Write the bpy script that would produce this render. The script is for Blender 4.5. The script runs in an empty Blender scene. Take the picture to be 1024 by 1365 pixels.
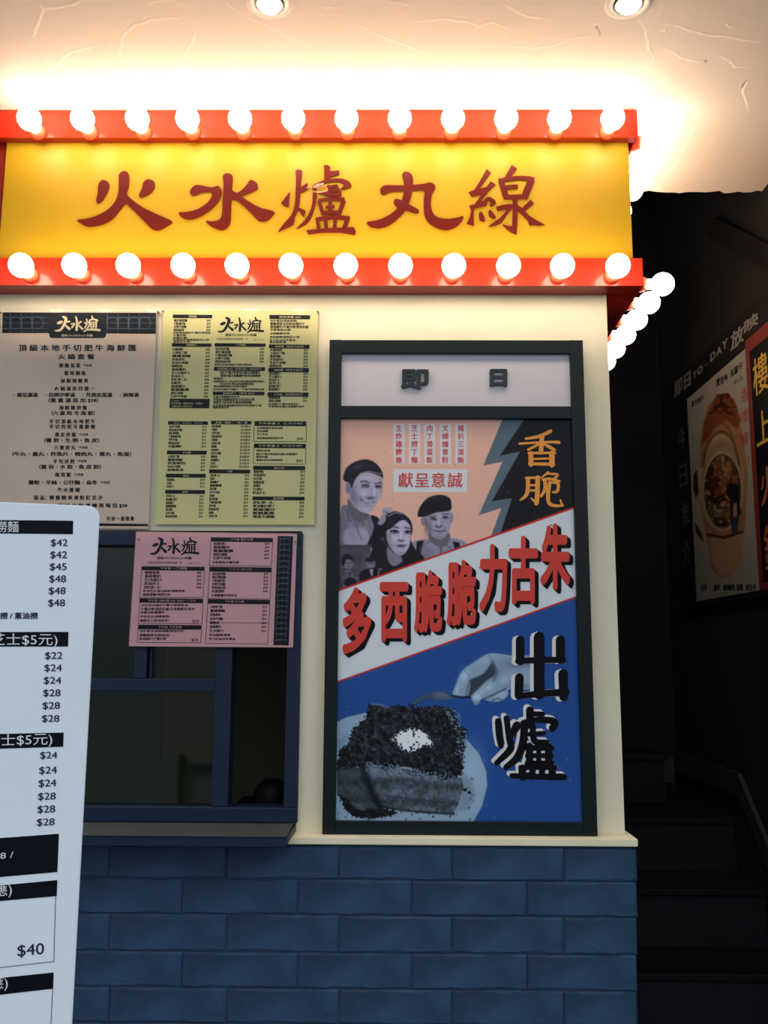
import bpy, bmesh, math, random
import numpy as np
from mathutils import Vector, Matrix
random.seed(7); rng = np.random.default_rng(5)
SC = bpy.context.scene
COL = SC.collection

# ------------------------------------------------------------------ camera
W, H, F = 1024.0, 1365.0, 1211.9
EYE = Vector((0, 0, 1.5))
pit, yaw, rol = math.radians(8.947), math.radians(0.581), math.radians(0.295)
fw = Vector((-math.sin(yaw)*math.cos(pit), math.cos(yaw)*math.cos(pit), math.sin(pit)))
rt0 = Vector((math.cos(yaw), math.sin(yaw), 0)); up0 = rt0.cross(fw)
rt = math.cos(rol)*rt0 + math.sin(rol)*up0; up = -math.sin(rol)*rt0 + math.cos(rol)*up0
cam = bpy.data.objects.new('camera', bpy.data.cameras.new('camera')); COL.objects.link(cam)
M = Matrix.Identity(4)
for r in range(3):
    M[r][0], M[r][1], M[r][2], M[r][3] = rt[r], up[r], -fw[r], EYE[r]
cam.matrix_world = M
cam.data.sensor_fit = 'HORIZONTAL'; cam.data.sensor_width = 36; cam.data.lens = 36*F/W
cam.data.clip_start = 0.02
SC.camera = cam

# ------------------------------------------------------------------ light, exposure
SC.view_settings.view_transform = 'Standard'; SC.view_settings.look = 'None'
SC.view_settings.gamma = 1; SC.view_settings.use_curve_mapping = False
SC.view_settings.exposure = 0.0
SC.cycles.use_denoising = True
SC.cycles.max_bounces = 6; SC.cycles.diffuse_bounces = 3; SC.cycles.transparent_max_bounces = 8
SC.cycles.sample_clamp_indirect = 4
world = bpy.data.worlds.new('world'); SC.world = world; world.use_nodes = True
nt = world.node_tree
bg = nt.nodes['Background']; bg.inputs[1].default_value = 1.45
# overcast daylight: bright sky, dimmer towards the shaded street at the horizon and below
_tc0 = nt.nodes.new('ShaderNodeTexCoord'); _sx = nt.nodes.new('ShaderNodeSeparateXYZ'); _rp = nt.nodes.new('ShaderNodeValToRGB')
nt.links.new(_tc0.outputs['Generated'], _sx.inputs[0]); nt.links.new(_sx.outputs['Z'], _rp.inputs['Fac']); nt.links.new(_rp.outputs[0], bg.inputs[0])
_e = _rp.color_ramp.elements
_e[0].position = 0.0; _e[0].color = (.13, .16, .20, 1); _e[1].position = .55; _e[1].color = (.90, .96, 1.0, 1)
_q = _e.new(.12); _q.color = (.36, .42, .50, 1)
BULB_COL, BULB_STR = (1.0, 0.80, 0.60), 20.0

# ------------------------------------------------------------------ pixels -> points on real surfaces
RT, UP, FW = (np.array(v) for v in (rt, up, fw)); E0 = np.array(EYE)
def ray(px, py):
    px = np.asarray(px, float); py = np.asarray(py, float)
    return ((px-W/2)/F)[..., None]*RT - ((py-H/2)/F)[..., None]*UP + FW
class Plane:
    def __init__(s, p, n): s.p = np.array(p, float); s.n = np.array(n, float)/np.linalg.norm(n)
    def at(s, px, py, lift=0.0):
        d = ray(px, py); p = s.p + s.n*lift
        t = ((p-E0)@s.n)/(d@s.n)
        return E0 + d*t[..., None]
def FP(Y): return Plane((0, Y, 0), (0, -1, 0))
def U(px, py, Y):
    v = FP(Y).at(px, py); return float(v[0]), float(v[2])
def proj(P):
    d = np.asarray(P, float)-E0; z = d@FW
    return W/2+F*(d@RT)/z, H/2-F*(d@UP)/z

# ------------------------------------------------------------------ materials
def lin(c): return tuple((x/12.92 if x <= .04045 else ((x+.055)/1.055)**2.4) for x in c)
def mat(name, rgb, rough=.6, noise=0.0, nscale=8, bump=0.0, bscale=40, coat=0.0, metal=0, spec=.5, dist=.01):
    m = bpy.data.materials.new(name); m.use_nodes = True; t = m.node_tree; b = t.nodes['Principled BSDF']
    c = lin(rgb)
    b.inputs['Roughness'].default_value = rough; b.inputs['Metallic'].default_value = metal
    b.inputs['Specular IOR Level'].default_value = spec; b.inputs['Coat Weight'].default_value = coat
    b.inputs['Coat Roughness'].default_value = .05
    tc = t.nodes.new('ShaderNodeTexCoord')
    n = t.nodes.new('ShaderNodeTexNoise'); n.inputs['Scale'].default_value = nscale; n.inputs['Detail'].default_value = 6
    t.links.new(tc.outputs['Object'], n.inputs['Vector'])
    r = t.nodes.new('ShaderNodeValToRGB'); k = max(noise, .02)
    r.color_ramp.elements[0].position = .3; r.color_ramp.elements[1].position = .7
    r.color_ramp.elements[0].color = (*[max(0, x*(1-k)) for x in c], 1); r.color_ramp.elements[1].color = (*[min(1, x*(1+k)) for x in c], 1)
    t.links.new(n.outputs['Fac'], r.inputs['Fac']); t.links.new(r.outputs['Color'], b.inputs['Base Color'])
    if bump:
        n2 = t.nodes.new('ShaderNodeTexNoise'); n2.inputs['Scale'].default_value = bscale; n2.inputs['Detail'].default_value = 8
        t.links.new(tc.outputs['Object'], n2.inputs['Vector'])
        bp = t.nodes.new('ShaderNodeBump'); bp.inputs['Strength'].default_value = bump; bp.inputs['Distance'].default_value = dist
        t.links.new(n2.outputs['Fac'], bp.inputs['Height']); t.links.new(bp.outputs['Normal'], b.inputs['Normal'])
    return m
def emis(name, rgb, s):
    m = bpy.data.materials.new(name); m.use_nodes = True; t = m.node_tree; t.nodes.clear()
    e = t.nodes.new('ShaderNodeEmission'); e.inputs[0].default_value = (*rgb, 1); e.inputs[1].default_value = s
    o = t.nodes.new('ShaderNodeOutputMaterial'); t.links.new(e.outputs[0], o.inputs[0]); return m
def glass(name, tint=(1, 1, 1), rough=.02, ior=1.45):
    m = bpy.data.materials.new(name); m.use_nodes = True; t = m.node_tree; t.nodes.clear()
    tr = t.nodes.new('ShaderNodeBsdfTransparent'); tr.inputs[0].default_value = (*tint, 1)
    g = t.nodes.new('ShaderNodeBsdfGlossy'); g.inputs['Roughness'].default_value = rough
    fr = t.nodes.new('ShaderNodeFresnel'); fr.inputs[0].default_value = ior
    mx = t.nodes.new('ShaderNodeMixShader'); o = t.nodes.new('ShaderNodeOutputMaterial')
    t.links.new(fr.outputs[0], mx.inputs[0]); t.links.new(tr.outputs[0], mx.inputs[1]); t.links.new(g.outputs[0], mx.inputs[2]); t.links.new(mx.outputs[0], o.inputs[0])
    return m
def printed(name, rough=.35, coat=.0):
    m = bpy.data.materials.new(name); m.use_nodes = True; t = m.node_tree; b = t.nodes['Principled BSDF']
    a = t.nodes.new('ShaderNodeVertexColor'); a.layer_name = 'print'
    t.links.new(a.outputs[0], b.inputs['Base Color']); b.inputs['Roughness'].default_value = rough; b.inputs['Specular IOR Level'].default_value = .2
    b.inputs['Coat Weight'].default_value = coat; b.inputs['Coat Roughness'].default_value = .06
    return m
MT = dict(
    cream=mat('cream_painted_plaster', (.93, .90, .78), .6, .05, 6, .25, 60, dist=.002),
    plaster=None,
    red=mat('red_orange_acrylic', (.85, .17, .05), .25, .03, 5, coat=.25, spec=.3),
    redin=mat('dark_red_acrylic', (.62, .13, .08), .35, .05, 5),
    yellow=mat('yellow_acrylic', (.83, .665, .02), .5, .05, 2.5, coat=.04),
    signred=mat('brick_red_acrylic', (.44, .10, .07), .4, .04, 5, spec=.25),
    peel=mat('peeled_film', (.98, .72, .62), .3, .3, 90),
    green=mat('dark_green_paint', (.01, .075, .08), .4, .08, 12, spec=.3),
    lettergreen=mat('black_green_plastic', (.04, .12, .13), .35),
    panel=mat('header_panel_white', (.80, .79, .82), .5, .03, 3),
    blue=mat('slate_blue_paint', (.16, .265, .38), .6, .50, 7, .9, 16, dist=.006, spec=.3),
    joint=mat('joint_dark_blue', (.12, .21, .32), .8, .2, 20, .5, 60),  # darker blue of the recessed block joints
    frameblue=mat('navy_window_paint', (.07, .14, .23), .5, .06, 8, spec=.3),
    sillgrey=mat('grey_sill_stone', (.27, .29, .29), .5, .12, 14),
    board=mat('white_foam_board', (.90, .93, .96), .5, .015, 3),
    edge=mat('board_edge', (.80, .80, .78), .6),
    ink=mat('black_ink', (.02, .03, .07), .5, spec=.15), inkw=mat('white_ink', (.86, .87, .88), .45),
    inkb=mat('blue_black_ink', (.09, .13, .21), .5, spec=.2),
    beige=mat('beige_print_paper', (.90, .80, .70), .4, .10, 3.2),
    inkcream=mat('cream_ink', (.90, .84, .68), .5), lattice=mat('lattice_ink', (.32, .40, .48), .5),
    ypaper=mat('pale_yellow_paper', (.90, .86, .58), .4, .05, 4),
    pink=mat('pink_paper', (.86, .64, .66), .4, .05, 4),
    redink=mat('red_ink', (.82, .20, .13), .45), orange=mat('orange_ink', (.93, .60, .20), .45),
    black=mat('black_print', (.02, .02, .04), .5, spec=.15),
    clear=glass('clear_acrylic', ior=1.2), pane=glass('window_glass', (.75, .8, .72), .03),
    interior=mat('olive_interior_wall', (.38, .38, .31), .8, .1, 2),
    dark=mat('charcoal_wall_paint', (.10, .108, .118), .8, .15, 3, .2, 30, dist=.003, spec=.15),
    stair=mat('black_stair_tile', (.05, .052, .065), .6, .2, 9, spec=.2), riser=mat('dark_grey_riser', (.10, .105, .12), .6, .1, 9, spec=.2),
    skirt=mat('grey_skirting', (.15, .15, .15), .5, .1, 9),
    soffit=mat('black_soffit', (.06, .065, .075), .8, .1, 4, spec=.1),
    pave=mat('grey_paving', (.36, .36, .36), .8, .2, 6, .3, 50),
    ring=mat('white_enamel', (.92, .90, .86), .35), chrome=mat('brushed_reflector', (.75, .75, .75), .25, metal=1),
    bulb=emis('lit_frosted_globe', BULB_COL, BULB_STR), lamp=emis('lit_lamp', (1, .85, .68), 14),
    socket=mat('coral_socket_plastic', (.93, .42, .28), .4), steel=mat('steel_screw', (.6, .6, .62), .3, metal=1),
    plum=mat('brick_red_print', (.36, .10, .08), .5), dimwhite=mat('shaded_white_ink', (.40, .41, .41), .5),  # white ink darkened to stand for the dimness of the stairwell
    redink2=mat('shaded_red_ink', (.50, .10, .08), .5), orange2=mat('shaded_orange_ink', (.55, .30, .10), .5), gold=mat('yellow_ink', (.62, .52, .12), .5), tealink=mat('teal_ink', (.20, .30, .31), .5), brushed=mat('grey_steel', (.5, .5, .52), .4, metal=1),  # red and orange for stairwell posters have its shade mixed into the colour
    photo=printed('printed_poster_film', .4, .05), photo2=printed('printed_wall_poster', .5),
)
def plaster():
    m = bpy.data.materials.new('trowelled_plaster'); m.use_nodes = True; t = m.node_tree; b = t.nodes['Principled BSDF']
    b.inputs['Base Color'].default_value = (*lin((.96, .92, .86)), 1); b.inputs['Roughness'].default_value = .75
    tc = t.nodes.new('ShaderNodeTexCoord')
    n1 = t.nodes.new('ShaderNodeTexNoise'); n1.inputs['Scale'].default_value = 3; n1.inputs['Detail'].default_value = 3; n1.inputs['Distortion'].default_value = 1.5
    t.links.new(tc.outputs['Object'], n1.inputs['Vector'])
    # terraces: a stepped height gives the edges of trowel strokes
    r = t.nodes.new('ShaderNodeValToRGB'); e = r.color_ramp.elements
    e[0].position = .38; e[0].color = (0, 0, 0, 1); e[1].position = .395; e[1].color = (.35, .35, .35, 1)
    for p, v in ((.52, .30), (.528, .65), (.62, .6), (.626, .9)):
        q = e.new(p); q.color = (v, v, v, 1)
    t.links.new(n1.outputs['Fac'], r.inputs['Fac'])
    n2 = t.nodes.new('ShaderNodeTexNoise'); n2.inputs['Scale'].default_value = 14; n2.inputs['Detail'].default_value = 5
    t.links.new(tc.outputs['Object'], n2.inputs['Vector'])
    mx = t.nodes.new('ShaderNodeMath'); mx.operation = 'MULTIPLY_ADD'; mx.inputs[1].default_value = .5
    t.links.new(n2.outputs['Fac'], mx.inputs[0]); t.links.new(r.outputs['Color'], mx.inputs[2])
    bp = t.nodes.new('ShaderNodeBump'); bp.inputs['Strength'].default_value = .22; bp.inputs['Distance'].default_value = .002
    t.links.new(mx.outputs[0], bp.inputs['Height']); t.links.new(bp.outputs['Normal'], b.inputs['Normal'])
    return m
MT['plaster'] = plaster()

# ------------------------------------------------------------------ object helpers
def link(name, me, m=None, parent=None, **props):
    o = bpy.data.objects.new(name, me); COL.objects.link(o)
    if m is not None and me is not None and len(me.materials) == 0: me.materials.append(m)
    if parent is not None: o.parent = parent
    for k, v in props.items(): o[k] = v
    return o
def thing(name, label, cat, loc, group=None, rot=None):
    o = bpy.data.objects.new(name, None); COL.objects.link(o); o.location = loc; o.empty_display_size = .05
    if rot: o.rotation_euler = rot
    o['label'] = label; o['category'] = cat
    if group: o['group'] = group
    return o
def mesh(name, v, f, smooth=False):
    me = bpy.data.meshes.new(name); me.from_pydata([tuple(map(float, x)) for x in v], [], f)
    if smooth: me.polygons.foreach_set('use_smooth', [True]*len(me.polygons))
    me.update(); return me
def boxes(name, bs, bevel=0.0, off=(0, 0, 0)):
    """bs: list of (x0,x1,y0,y1,z0,z1) in world; off subtracted (location of the parent)."""
    bm = bmesh.new()
    for x0, x1, y0, y1, z0, z1 in bs:
        vs = [bm.verts.new((x-off[0], y-off[1], z-off[2])) for z in (z0, z1) for y in (y0, y1) for x in (x0, x1)]
        for a in ((0, 2, 3, 1), (4, 5, 7, 6), (0, 1, 5, 4), (2, 6, 7, 3), (0, 4, 6, 2), (1, 3, 7, 5)):
            bm.faces.new([vs[i] for i in a])
    bmesh.ops.recalc_face_normals(bm, faces=bm.faces)
    if bevel: bmesh.ops.bevel(bm, geom=list(bm.edges), offset=bevel, segments=2, affect='EDGES', profile=.5)
    me = bpy.data.meshes.new(name); bm.to_mesh(me); bm.free(); return me
def lathe(name, prof, seg=20, axis='Y'):
    """prof: list of (r, h); revolve about -Y (h grows toward the viewer) or Z."""
    v = []; f = []
    for r, h in prof:
        for k in range(seg):
            a = 2*math.pi*k/seg; c, s = r*math.cos(a), r*math.sin(a)
            v.append((c, -h, s) if axis == 'Y' else ((c, s, h) if axis == 'Z' else (h, c, s)))
    for i in range(len(prof)-1):
        for k in range(seg):
            a = i*seg+k; b = i*seg+(k+1) % seg
            f.append((a, b, b+seg, a+seg))
    f.append(tuple(range(seg))); f.append(tuple(range(len(v)-seg, len(v)))[::-1])
    me = mesh(name, v, f, True)
    bm = bmesh.new(); bm.from_mesh(me); bmesh.ops.recalc_face_normals(bm, faces=bm.faces); bm.to_mesh(me); bm.free()
    return me

# ------------------------------------------------------------------ print / lettering machinery
_tc = bpy.data.curves.new('typesetter', 'FONT'); _to = bpy.data.objects.new('typesetter', _tc); COL.objects.link(_to)
_cache = {}
def glyphs(s, bold=0.0, res=1, ext=0.0):
    k = (s, bold, res, ext)
    if k not in _cache:
        _tc.body = s; _tc.offset = bold; _tc.resolution_u = res; _tc.extrude = ext
        _to.update_tag(); bpy.context.view_layer.update()
        me = bpy.data.meshes.new_from_object(_to.evaluated_get(bpy.context.evaluated_depsgraph_get()))
        v = np.zeros(len(me.vertices)*3); me.vertices.foreach_get('co', v); v = v.reshape(-1, 3)
        f = [tuple(p.vertices) for p in me.polygons]; bpy.data.meshes.remove(me)
        _cache[k] = (v, f)
    return _cache[k]
class Ink:
    """Collects flat print on one plane (or raised letters with a thickness)."""
    def __init__(s, plane, lift=.0006, thick=0.0, z=(0, 0, 1)): s.pl, s.lift, s.th, s.z = plane, lift, thick, z; s.v = []; s.f = []
    def Z(s, q):        # zoom frame: (x-offset, y-offset, scale)
        s.z = q; return s
    def px(s, p):
        p = np.asarray(p, float); return np.stack([s.z[0]+p[:, 0]/s.z[2], s.z[1]+p[:, 1]/s.z[2]], 1)
    def add(s, p, f, depth=None, lift=None):
        q = s.px(p); b = len(s.v); l = s.lift if lift is None else lift
        P = s.pl.at(q[:, 0], q[:, 1], l)
        if depth is not None: P = P + s.pl.n*depth[:, None]
        s.v += list(P); s.f += [tuple(i+b for i in a) for a in f]
    def slab(s, out, tris):
        n = len(out); s.k = getattr(s, 'k', 0)+1; e_ = 3e-5*(s.k % 9)
        if s.th:
            p = np.array(list(out)*2); d = np.array([s.th+e_]*n+[0.0]*n)
            f = [t for t in tris] + [(i, (i+1) % n, n+(i+1) % n, n+i) for i in range(n)]
            s.add(p, f, d)
        else: s.add(out, tris, np.full(n, e_))
    def poly(s, pts, smooth=0):
        p = np.array(pts, float)
        if smooth:
            n = len(p); o = []
            for i in range(n):
                a, b, c, d = p[i-1], p[i], p[(i+1) % n], p[(i+2) % n]
                for k in range(smooth):
                    t = k/smooth
                    o.append(.5*((2*b)+(-a+c)*t+(2*a-5*b+4*c-d)*t*t+(-a+3*b-3*c+d)*t**3))
            p = np.array(o)
        from mathutils.geometry import tessellate_polygon
        tr = tessellate_polygon([[Vector((x, y, 0)) for x, y in p]])
        s.slab(p, [tuple(t) for t in tr])
    def rect(s, x0, y0, x1, y1): s.add([(x0, y0), (x1, y0), (x1, y1), (x0, y1)], [(0, 1, 2, 3)])
    def frame(s, q, w):   # outline of a quad
        q = [np.array(a, float) for a in q]
        for i in range(4): s.stroke([(*q[i], w), (*q[(i+1) % 4], w)], cap=False)
    def stroke(s, pts, cap=True, n=5):
        """pts: (x, y, width)"""
        P = np.array(pts, float)
        if len(P) > 2:
            o = []
            for i in range(len(P)-1):
                a, b, c, d = P[max(i-1, 0)], P[i], P[i+1], P[min(i+2, len(P)-1)]
                for k in range(n):
                    t = k/n; o.append(.5*((2*b)+(-a+c)*t+(2*a-5*b+4*c-d)*t*t+(-a+3*b-3*c+d)*t**3))
            o.append(P[-1]); P = np.array(o)
        c = P[:, :2]; w = P[:, 2]/2
        d = np.gradient(c, axis=0) if len(c) > 1 else np.array([[1., 0]]); d /= np.maximum(np.linalg.norm(d, axis=1), 1e-9)[:, None]
        nn = np.stack([-d[:, 1], d[:, 0]], 1)
        L = list(c+nn*w[:, None]); R_ = list(c-nn*w[:, None])
        capA, capB = [], []
        if cap:
            for a in (45, 90, 135):
                r = math.radians(a)
                capB.append(c[-1]+(nn[-1]*math.cos(r)+d[-1]*math.sin(r))*w[-1])
                capA.append(c[0]+(-nn[0]*math.cos(r)-d[0]*math.sin(r))*w[0])
        n_ = len(L); out = L+capB+R_[::-1]+capA; m = len(out)
        R_i = lambda i: n_+len(capB)+(n_-1-i)
        tr = [(i, i+1, R_i(i+1), R_i(i)) for i in range(n_-1)]
        if cap:
            tr.append(tuple(range(n_-1, n_+len(capB)+1))); tr.append(tuple([R_i(0)]+list(range(m-3, m))+[0]))
        s.slab(out, tr)
    def text(s, t, x0, yc, h, x1=None, bold=.0, align='L', res=1, skew=0.0):
        """one line; h = height of the glyph box; fitted to x0..x1 when x1 is given"""
        v, f = glyphs(t, 0.0, res)
        if not len(v): return
        v, f, e_ = s.fatten(v, f, bold)
        a, b = v[:, 0].min(), v[:, 0].max(); k = h/.92
        kx = (x1-x0)/(b-a) if x1 is not None else k
        if x1 is None and align == 'R': x0 = x0-(b-a)*kx
        if x1 is None and align == 'C': x0 = x0-(b-a)*kx/2
        y = yc-(v[:, 1]-.37)*k
        x = x0+(v[:, 0]-a)*kx
        s.add(np.stack([x, y+skew*(x-x0)], 1), f, e_)
    def fit(s, t, x0, y0, x1, y1, bold=0.0, res=3, ext=0.0, shear=0.0, dy=0.0):
        """the inked outline of t fitted to a box"""
        e = .5 if (ext and s.th) else 0.0
        v, f = glyphs(t, 0.0, res, e)
        v, f, e_ = s.fatten(v, f, bold)
        a, b = v[:, :2].min(0), v[:, :2].max(0)
        u = (v[:, 0]-a[0])/(b[0]-a[0]); w = (v[:, 1]-a[1])/(b[1]-a[1])
        x = x0+u*(x1-x0)+shear*(w-.5); y = y1+w*(y0-y1)+dy*u
        s.add(np.stack([x, y], 1), f, (v[:, 2]+.5)*s.th+e_ if e else e_)
    def fatten(s, v, f, b):
        s.k = getattr(s, 'k', 0)+1; base = 1e-5*(s.k % 5)
        if b <= 0: D = [(0, 0)]
        elif b < .026: D = [(-b, -b*.4), (b, b*.4)]
        elif b < .036 and not s.th: D = [(-b, -b*.6), (b, -b*.6), (-b, b*.6), (b, b*.6)]
        else: D = [(b*math.cos(a), b*math.sin(a)) for a in np.linspace(0, 2*math.pi, 9)[:-1]]+[(0, 0)]
        V = np.concatenate([v+np.array([x, y, 0]) for x, y in D]); n = len(v)
        F = [tuple(i+n*k for i in g) for k in range(len(D)) for g in f]
        return V, F, np.repeat(base+2e-5*np.arange(len(D)), n)
    def out(s, name, m, parent, **props):
        o = s.obj(name, m, parent, **props); s.v = []; s.f = []; return o
    def obj(s, name, m, parent, **props):
        P = np.array(s.v); off = np.zeros(3); a_ = parent
        while a_ is not None: off = off+np.array(a_.matrix_basis.translation); a_ = a_.parent
        me = mesh(name, P-off, s.f); return link(name, me, m, parent, **props)
def slab_on(name, plane, q, t, m, parent, bevel=0.0, lift=0.0, **props):
    """a board with the pixel-quad q as its front face, thickness t behind it"""
    a = plane.at([p[0] for p in q], [p[1] for p in q], lift); b = a-plane.n*t
    off = np.array(parent.matrix_basis.translation) if parent is not None else np.zeros(3)
    n = len(q); v = np.concatenate([a, b])-off
    f = [tuple(range(n)), tuple(range(2*n-1, n-1, -1))]+[(i, n+i, n+(i+1) % n, (i+1) % n) for i in range(n)]
    me = mesh(name, v, f); bm = bmesh.new(); bm.from_mesh(me); bmesh.ops.recalc_face_normals(bm, faces=bm.faces)
    if bevel: bmesh.ops.bevel(bm, geom=list(bm.edges), offset=bevel, segments=2, affect='EDGES')
    bm.to_mesh(me); bm.free()
    return link(name, me, m, parent, **props)

class Paint:
    """Flat printed artwork as colours on a fine grid; coordinates are pixels of the zoom frame in use."""
    def __init__(s, plane, q, step, lift=.0003):
        s.pl = plane
        P = plane.at([p[0] for p in q], [p[1] for p in q], lift)
        a = proj(P); w = max(np.ptp(a[0]), 1); h = max(np.ptp(a[1]), 1)
        s.nu, s.nv = int(w/step)+1, int(h/step)+1
        u, v = np.meshgrid(np.linspace(0, 1, s.nu), np.linspace(0, 1, s.nv))
        u, v = u.ravel()[:, None], v.ravel()[:, None]
        s.P = P[0]*(1-u)*(1-v)+P[1]*u*(1-v)+P[2]*u*v+P[3]*(1-u)*v
        s.x, s.y = proj(s.P); s.c = np.zeros((len(s.x), 3)); s.z = (0, 0, 1)
    def Z(s, q): s.z = q; return s
    def xy(s): return (s.x-s.z[0])*s.z[2], (s.y-s.z[1])*s.z[2]
    def mixin(s, al, col):
        col = np.array(col, float)
        if col.ndim == 1: col = col[None]
        s.c = s.c*(1-al[:, None])+col*al[:, None]
    def sd(s, pts, closed=True):
        x, y = s.xy(); p = np.array(pts, float); n = len(p); d = np.full(len(x), 1e9); ins = np.zeros(len(x), bool)
        for i in range(n if closed else n-1):
            a, b = p[i], p[(i+1) % n]; e = b-a; L = max(e@e, 1e-9)
            t = np.clip(((x-a[0])*e[0]+(y-a[1])*e[1])/L, 0, 1)
            d = np.minimum(d, (x-a[0]-t*e[0])**2+(y-a[1]-t*e[1])**2)
            if closed and a[1] != b[1]:
                c = ((a[1] > y) != (b[1] > y)) & (x < (b[0]-a[0])*(y-a[1])/(b[1]-a[1])+a[0]); ins ^= c
        d = np.sqrt(d); return np.where(ins, -d, d) if closed else d
    def poly(s, pts, col, soft=1.0, al=1.0):
        if getattr(s, 'sm', False) and len(pts) > 4:
            p = np.array(pts, float); n = len(p); o = []
            for i in range(n):
                a, b, c, d = p[i-1], p[i], p[(i+1) % n], p[(i+2) % n]
                for t in (0, .33, .66): o.append(.5*((2*b)+(-a+c)*t+(2*a-5*b+4*c-d)*t*t+(-a+3*b-3*c+d)*t**3))
            pts = o
        s.mixin(np.clip(.5-s.sd(pts)/soft/s.z[2], 0, 1)*al, col)
    def ell(s, cx, cy, rx, ry, col, soft=1.0, al=1.0, rot=0):
        x, y = s.xy(); r = math.radians(rot); X = (x-cx)*math.cos(r)+(y-cy)*math.sin(r); Y = -(x-cx)*math.sin(r)+(y-cy)*math.cos(r)
        k = np.sqrt((X/rx)**2+(Y/ry)**2); d = (k-1)*min(rx, ry)
        s.mixin(np.clip(.5-d/(soft*s.z[2]), 0, 1)*al, col)
    def blur(s, cx, cy, rx, ry, col, al=1.0, rot=0):
        x, y = s.xy(); r = math.radians(rot); X = (x-cx)*math.cos(r)+(y-cy)*math.sin(r); Y = -(x-cx)*math.sin(r)+(y-cy)*math.cos(r)
        s.mixin(np.exp(-((X/rx)**2+(Y/ry)**2))*al, col)
    def line(s, pts, w, col, soft=1.0, al=1.0):
        s.mixin(np.clip(.5-(s.sd(pts, False)-w/2)/(soft*s.z[2]), 0, 1)*al, col)
    def noise(s, cell, seed=0):
        x, y = s.xy(); r = np.random.default_rng(seed); g = r.random((256, 256)); X, Y = x/cell, y/cell
        i, j = np.floor(X).astype(int), np.floor(Y).astype(int); a, b = X-i, Y-j; a = a*a*(3-2*a); b = b*b*(3-2*b)
        q = lambda I, J: g[I % 256, J % 256]
        return q(i, j)*(1-a)*(1-b)+q(i+1, j)*a*(1-b)+q(i, j+1)*(1-a)*b+q(i+1, j+1)*a*b
    def obj(s, name, m, parent, **props):
        off = np.array(parent.matrix_basis.translation)
        me = bpy.data.meshes.new(name); i = np.arange(s.nu*s.nv).reshape(s.nv, s.nu)
        f = np.stack([i[:-1, :-1], i[1:, :-1], i[1:, 1:], i[:-1, 1:]], -1).reshape(-1, 4)
        me.vertices.add(len(s.P)); me.vertices.foreach_set('co', (s.P-off).ravel())
        me.loops.add(f.size); me.loops.foreach_set('vertex_index', f.ravel())
        me.polygons.add(len(f)); me.polygons.foreach_set('loop_start', np.arange(0, f.size, 4)); me.update(calc_edges=True)
        c = np.clip(s.c, 0, 1); c = np.where(c <= .04045, c/12.92, ((c+.055)/1.055)**2.4)
        a = me.color_attributes.new('print', 'FLOAT_COLOR', 'POINT')
        a.data.foreach_set('color', np.concatenate([c, np.ones((len(c), 1))], 1).astype(np.float32).ravel())
        return link(name, me, m, parent, **props)

# ================================================================== SETTING
YW = 2.30            # cream booth wall
YL = 2.234           # front of the ledges and the cream sill
YS = 2.262           # face of the yellow sign
YB = 2.245           # face of the painted blocks
XR = U(812, 500, YW)[0]          # right corner of the booth
XLr = U(854, 300, YL)[0]         # right end of the ledges
ZLt = U(500, 147, YL)[1]; ZLb = U(500, 183, YL)[1]
ZKt = U(500, 344, YL)[1]; ZKb = U(500, 380.5, YL)[1]
ZC = ZLt+.004                    # ceiling just above the sign
ZSt = U(600, 1117, YL)[1]; ZSb = U(600, 1127, YL)[1]
XLEFT = -1.55
YCE = None
d_ = ray([930.], [256.])[0]; YCE = float(E0[1]+d_[1]*(ZC-E0[2])/d_[2])     # rear edge of the ceiling
XW = 1.15                        # stairwell wall
# floor
link('floor', boxes('floor', [(-3, 3, -1.5, 4.4, -.1, 0)]), MT['pave'], kind='structure')
# ceiling with a ragged rear edge
xs = np.linspace(-3, 2.4, 271)
v = []; f = []
for i, x in enumerate(xs):
    j = YCE+.004*math.sin(x*37)+.004*math.sin(x*91+1)+rng.normal(0, .002)
    v += [(x, 1.22, ZC), (x, YCE-.03, ZC), (x, j, ZC+rng.normal(0, .001)), (x, j+.01, ZC+.05), (x, 1.22, ZC+.05)]
for i in range(len(xs)-1):
    a = 5*i
    for k in range(5): f.append((a+k, a+(k+1) % 5, a+5+(k+1) % 5, a+5+k))
me = mesh('ceiling', v, f); bm = bmesh.new(); bm.from_mesh(me); bmesh.ops.recalc_face_normals(bm, faces=bm.faces); bm.to_mesh(me); bm.free()
ceil = link('ceiling', me, MT['plaster'], kind='structure')
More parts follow.
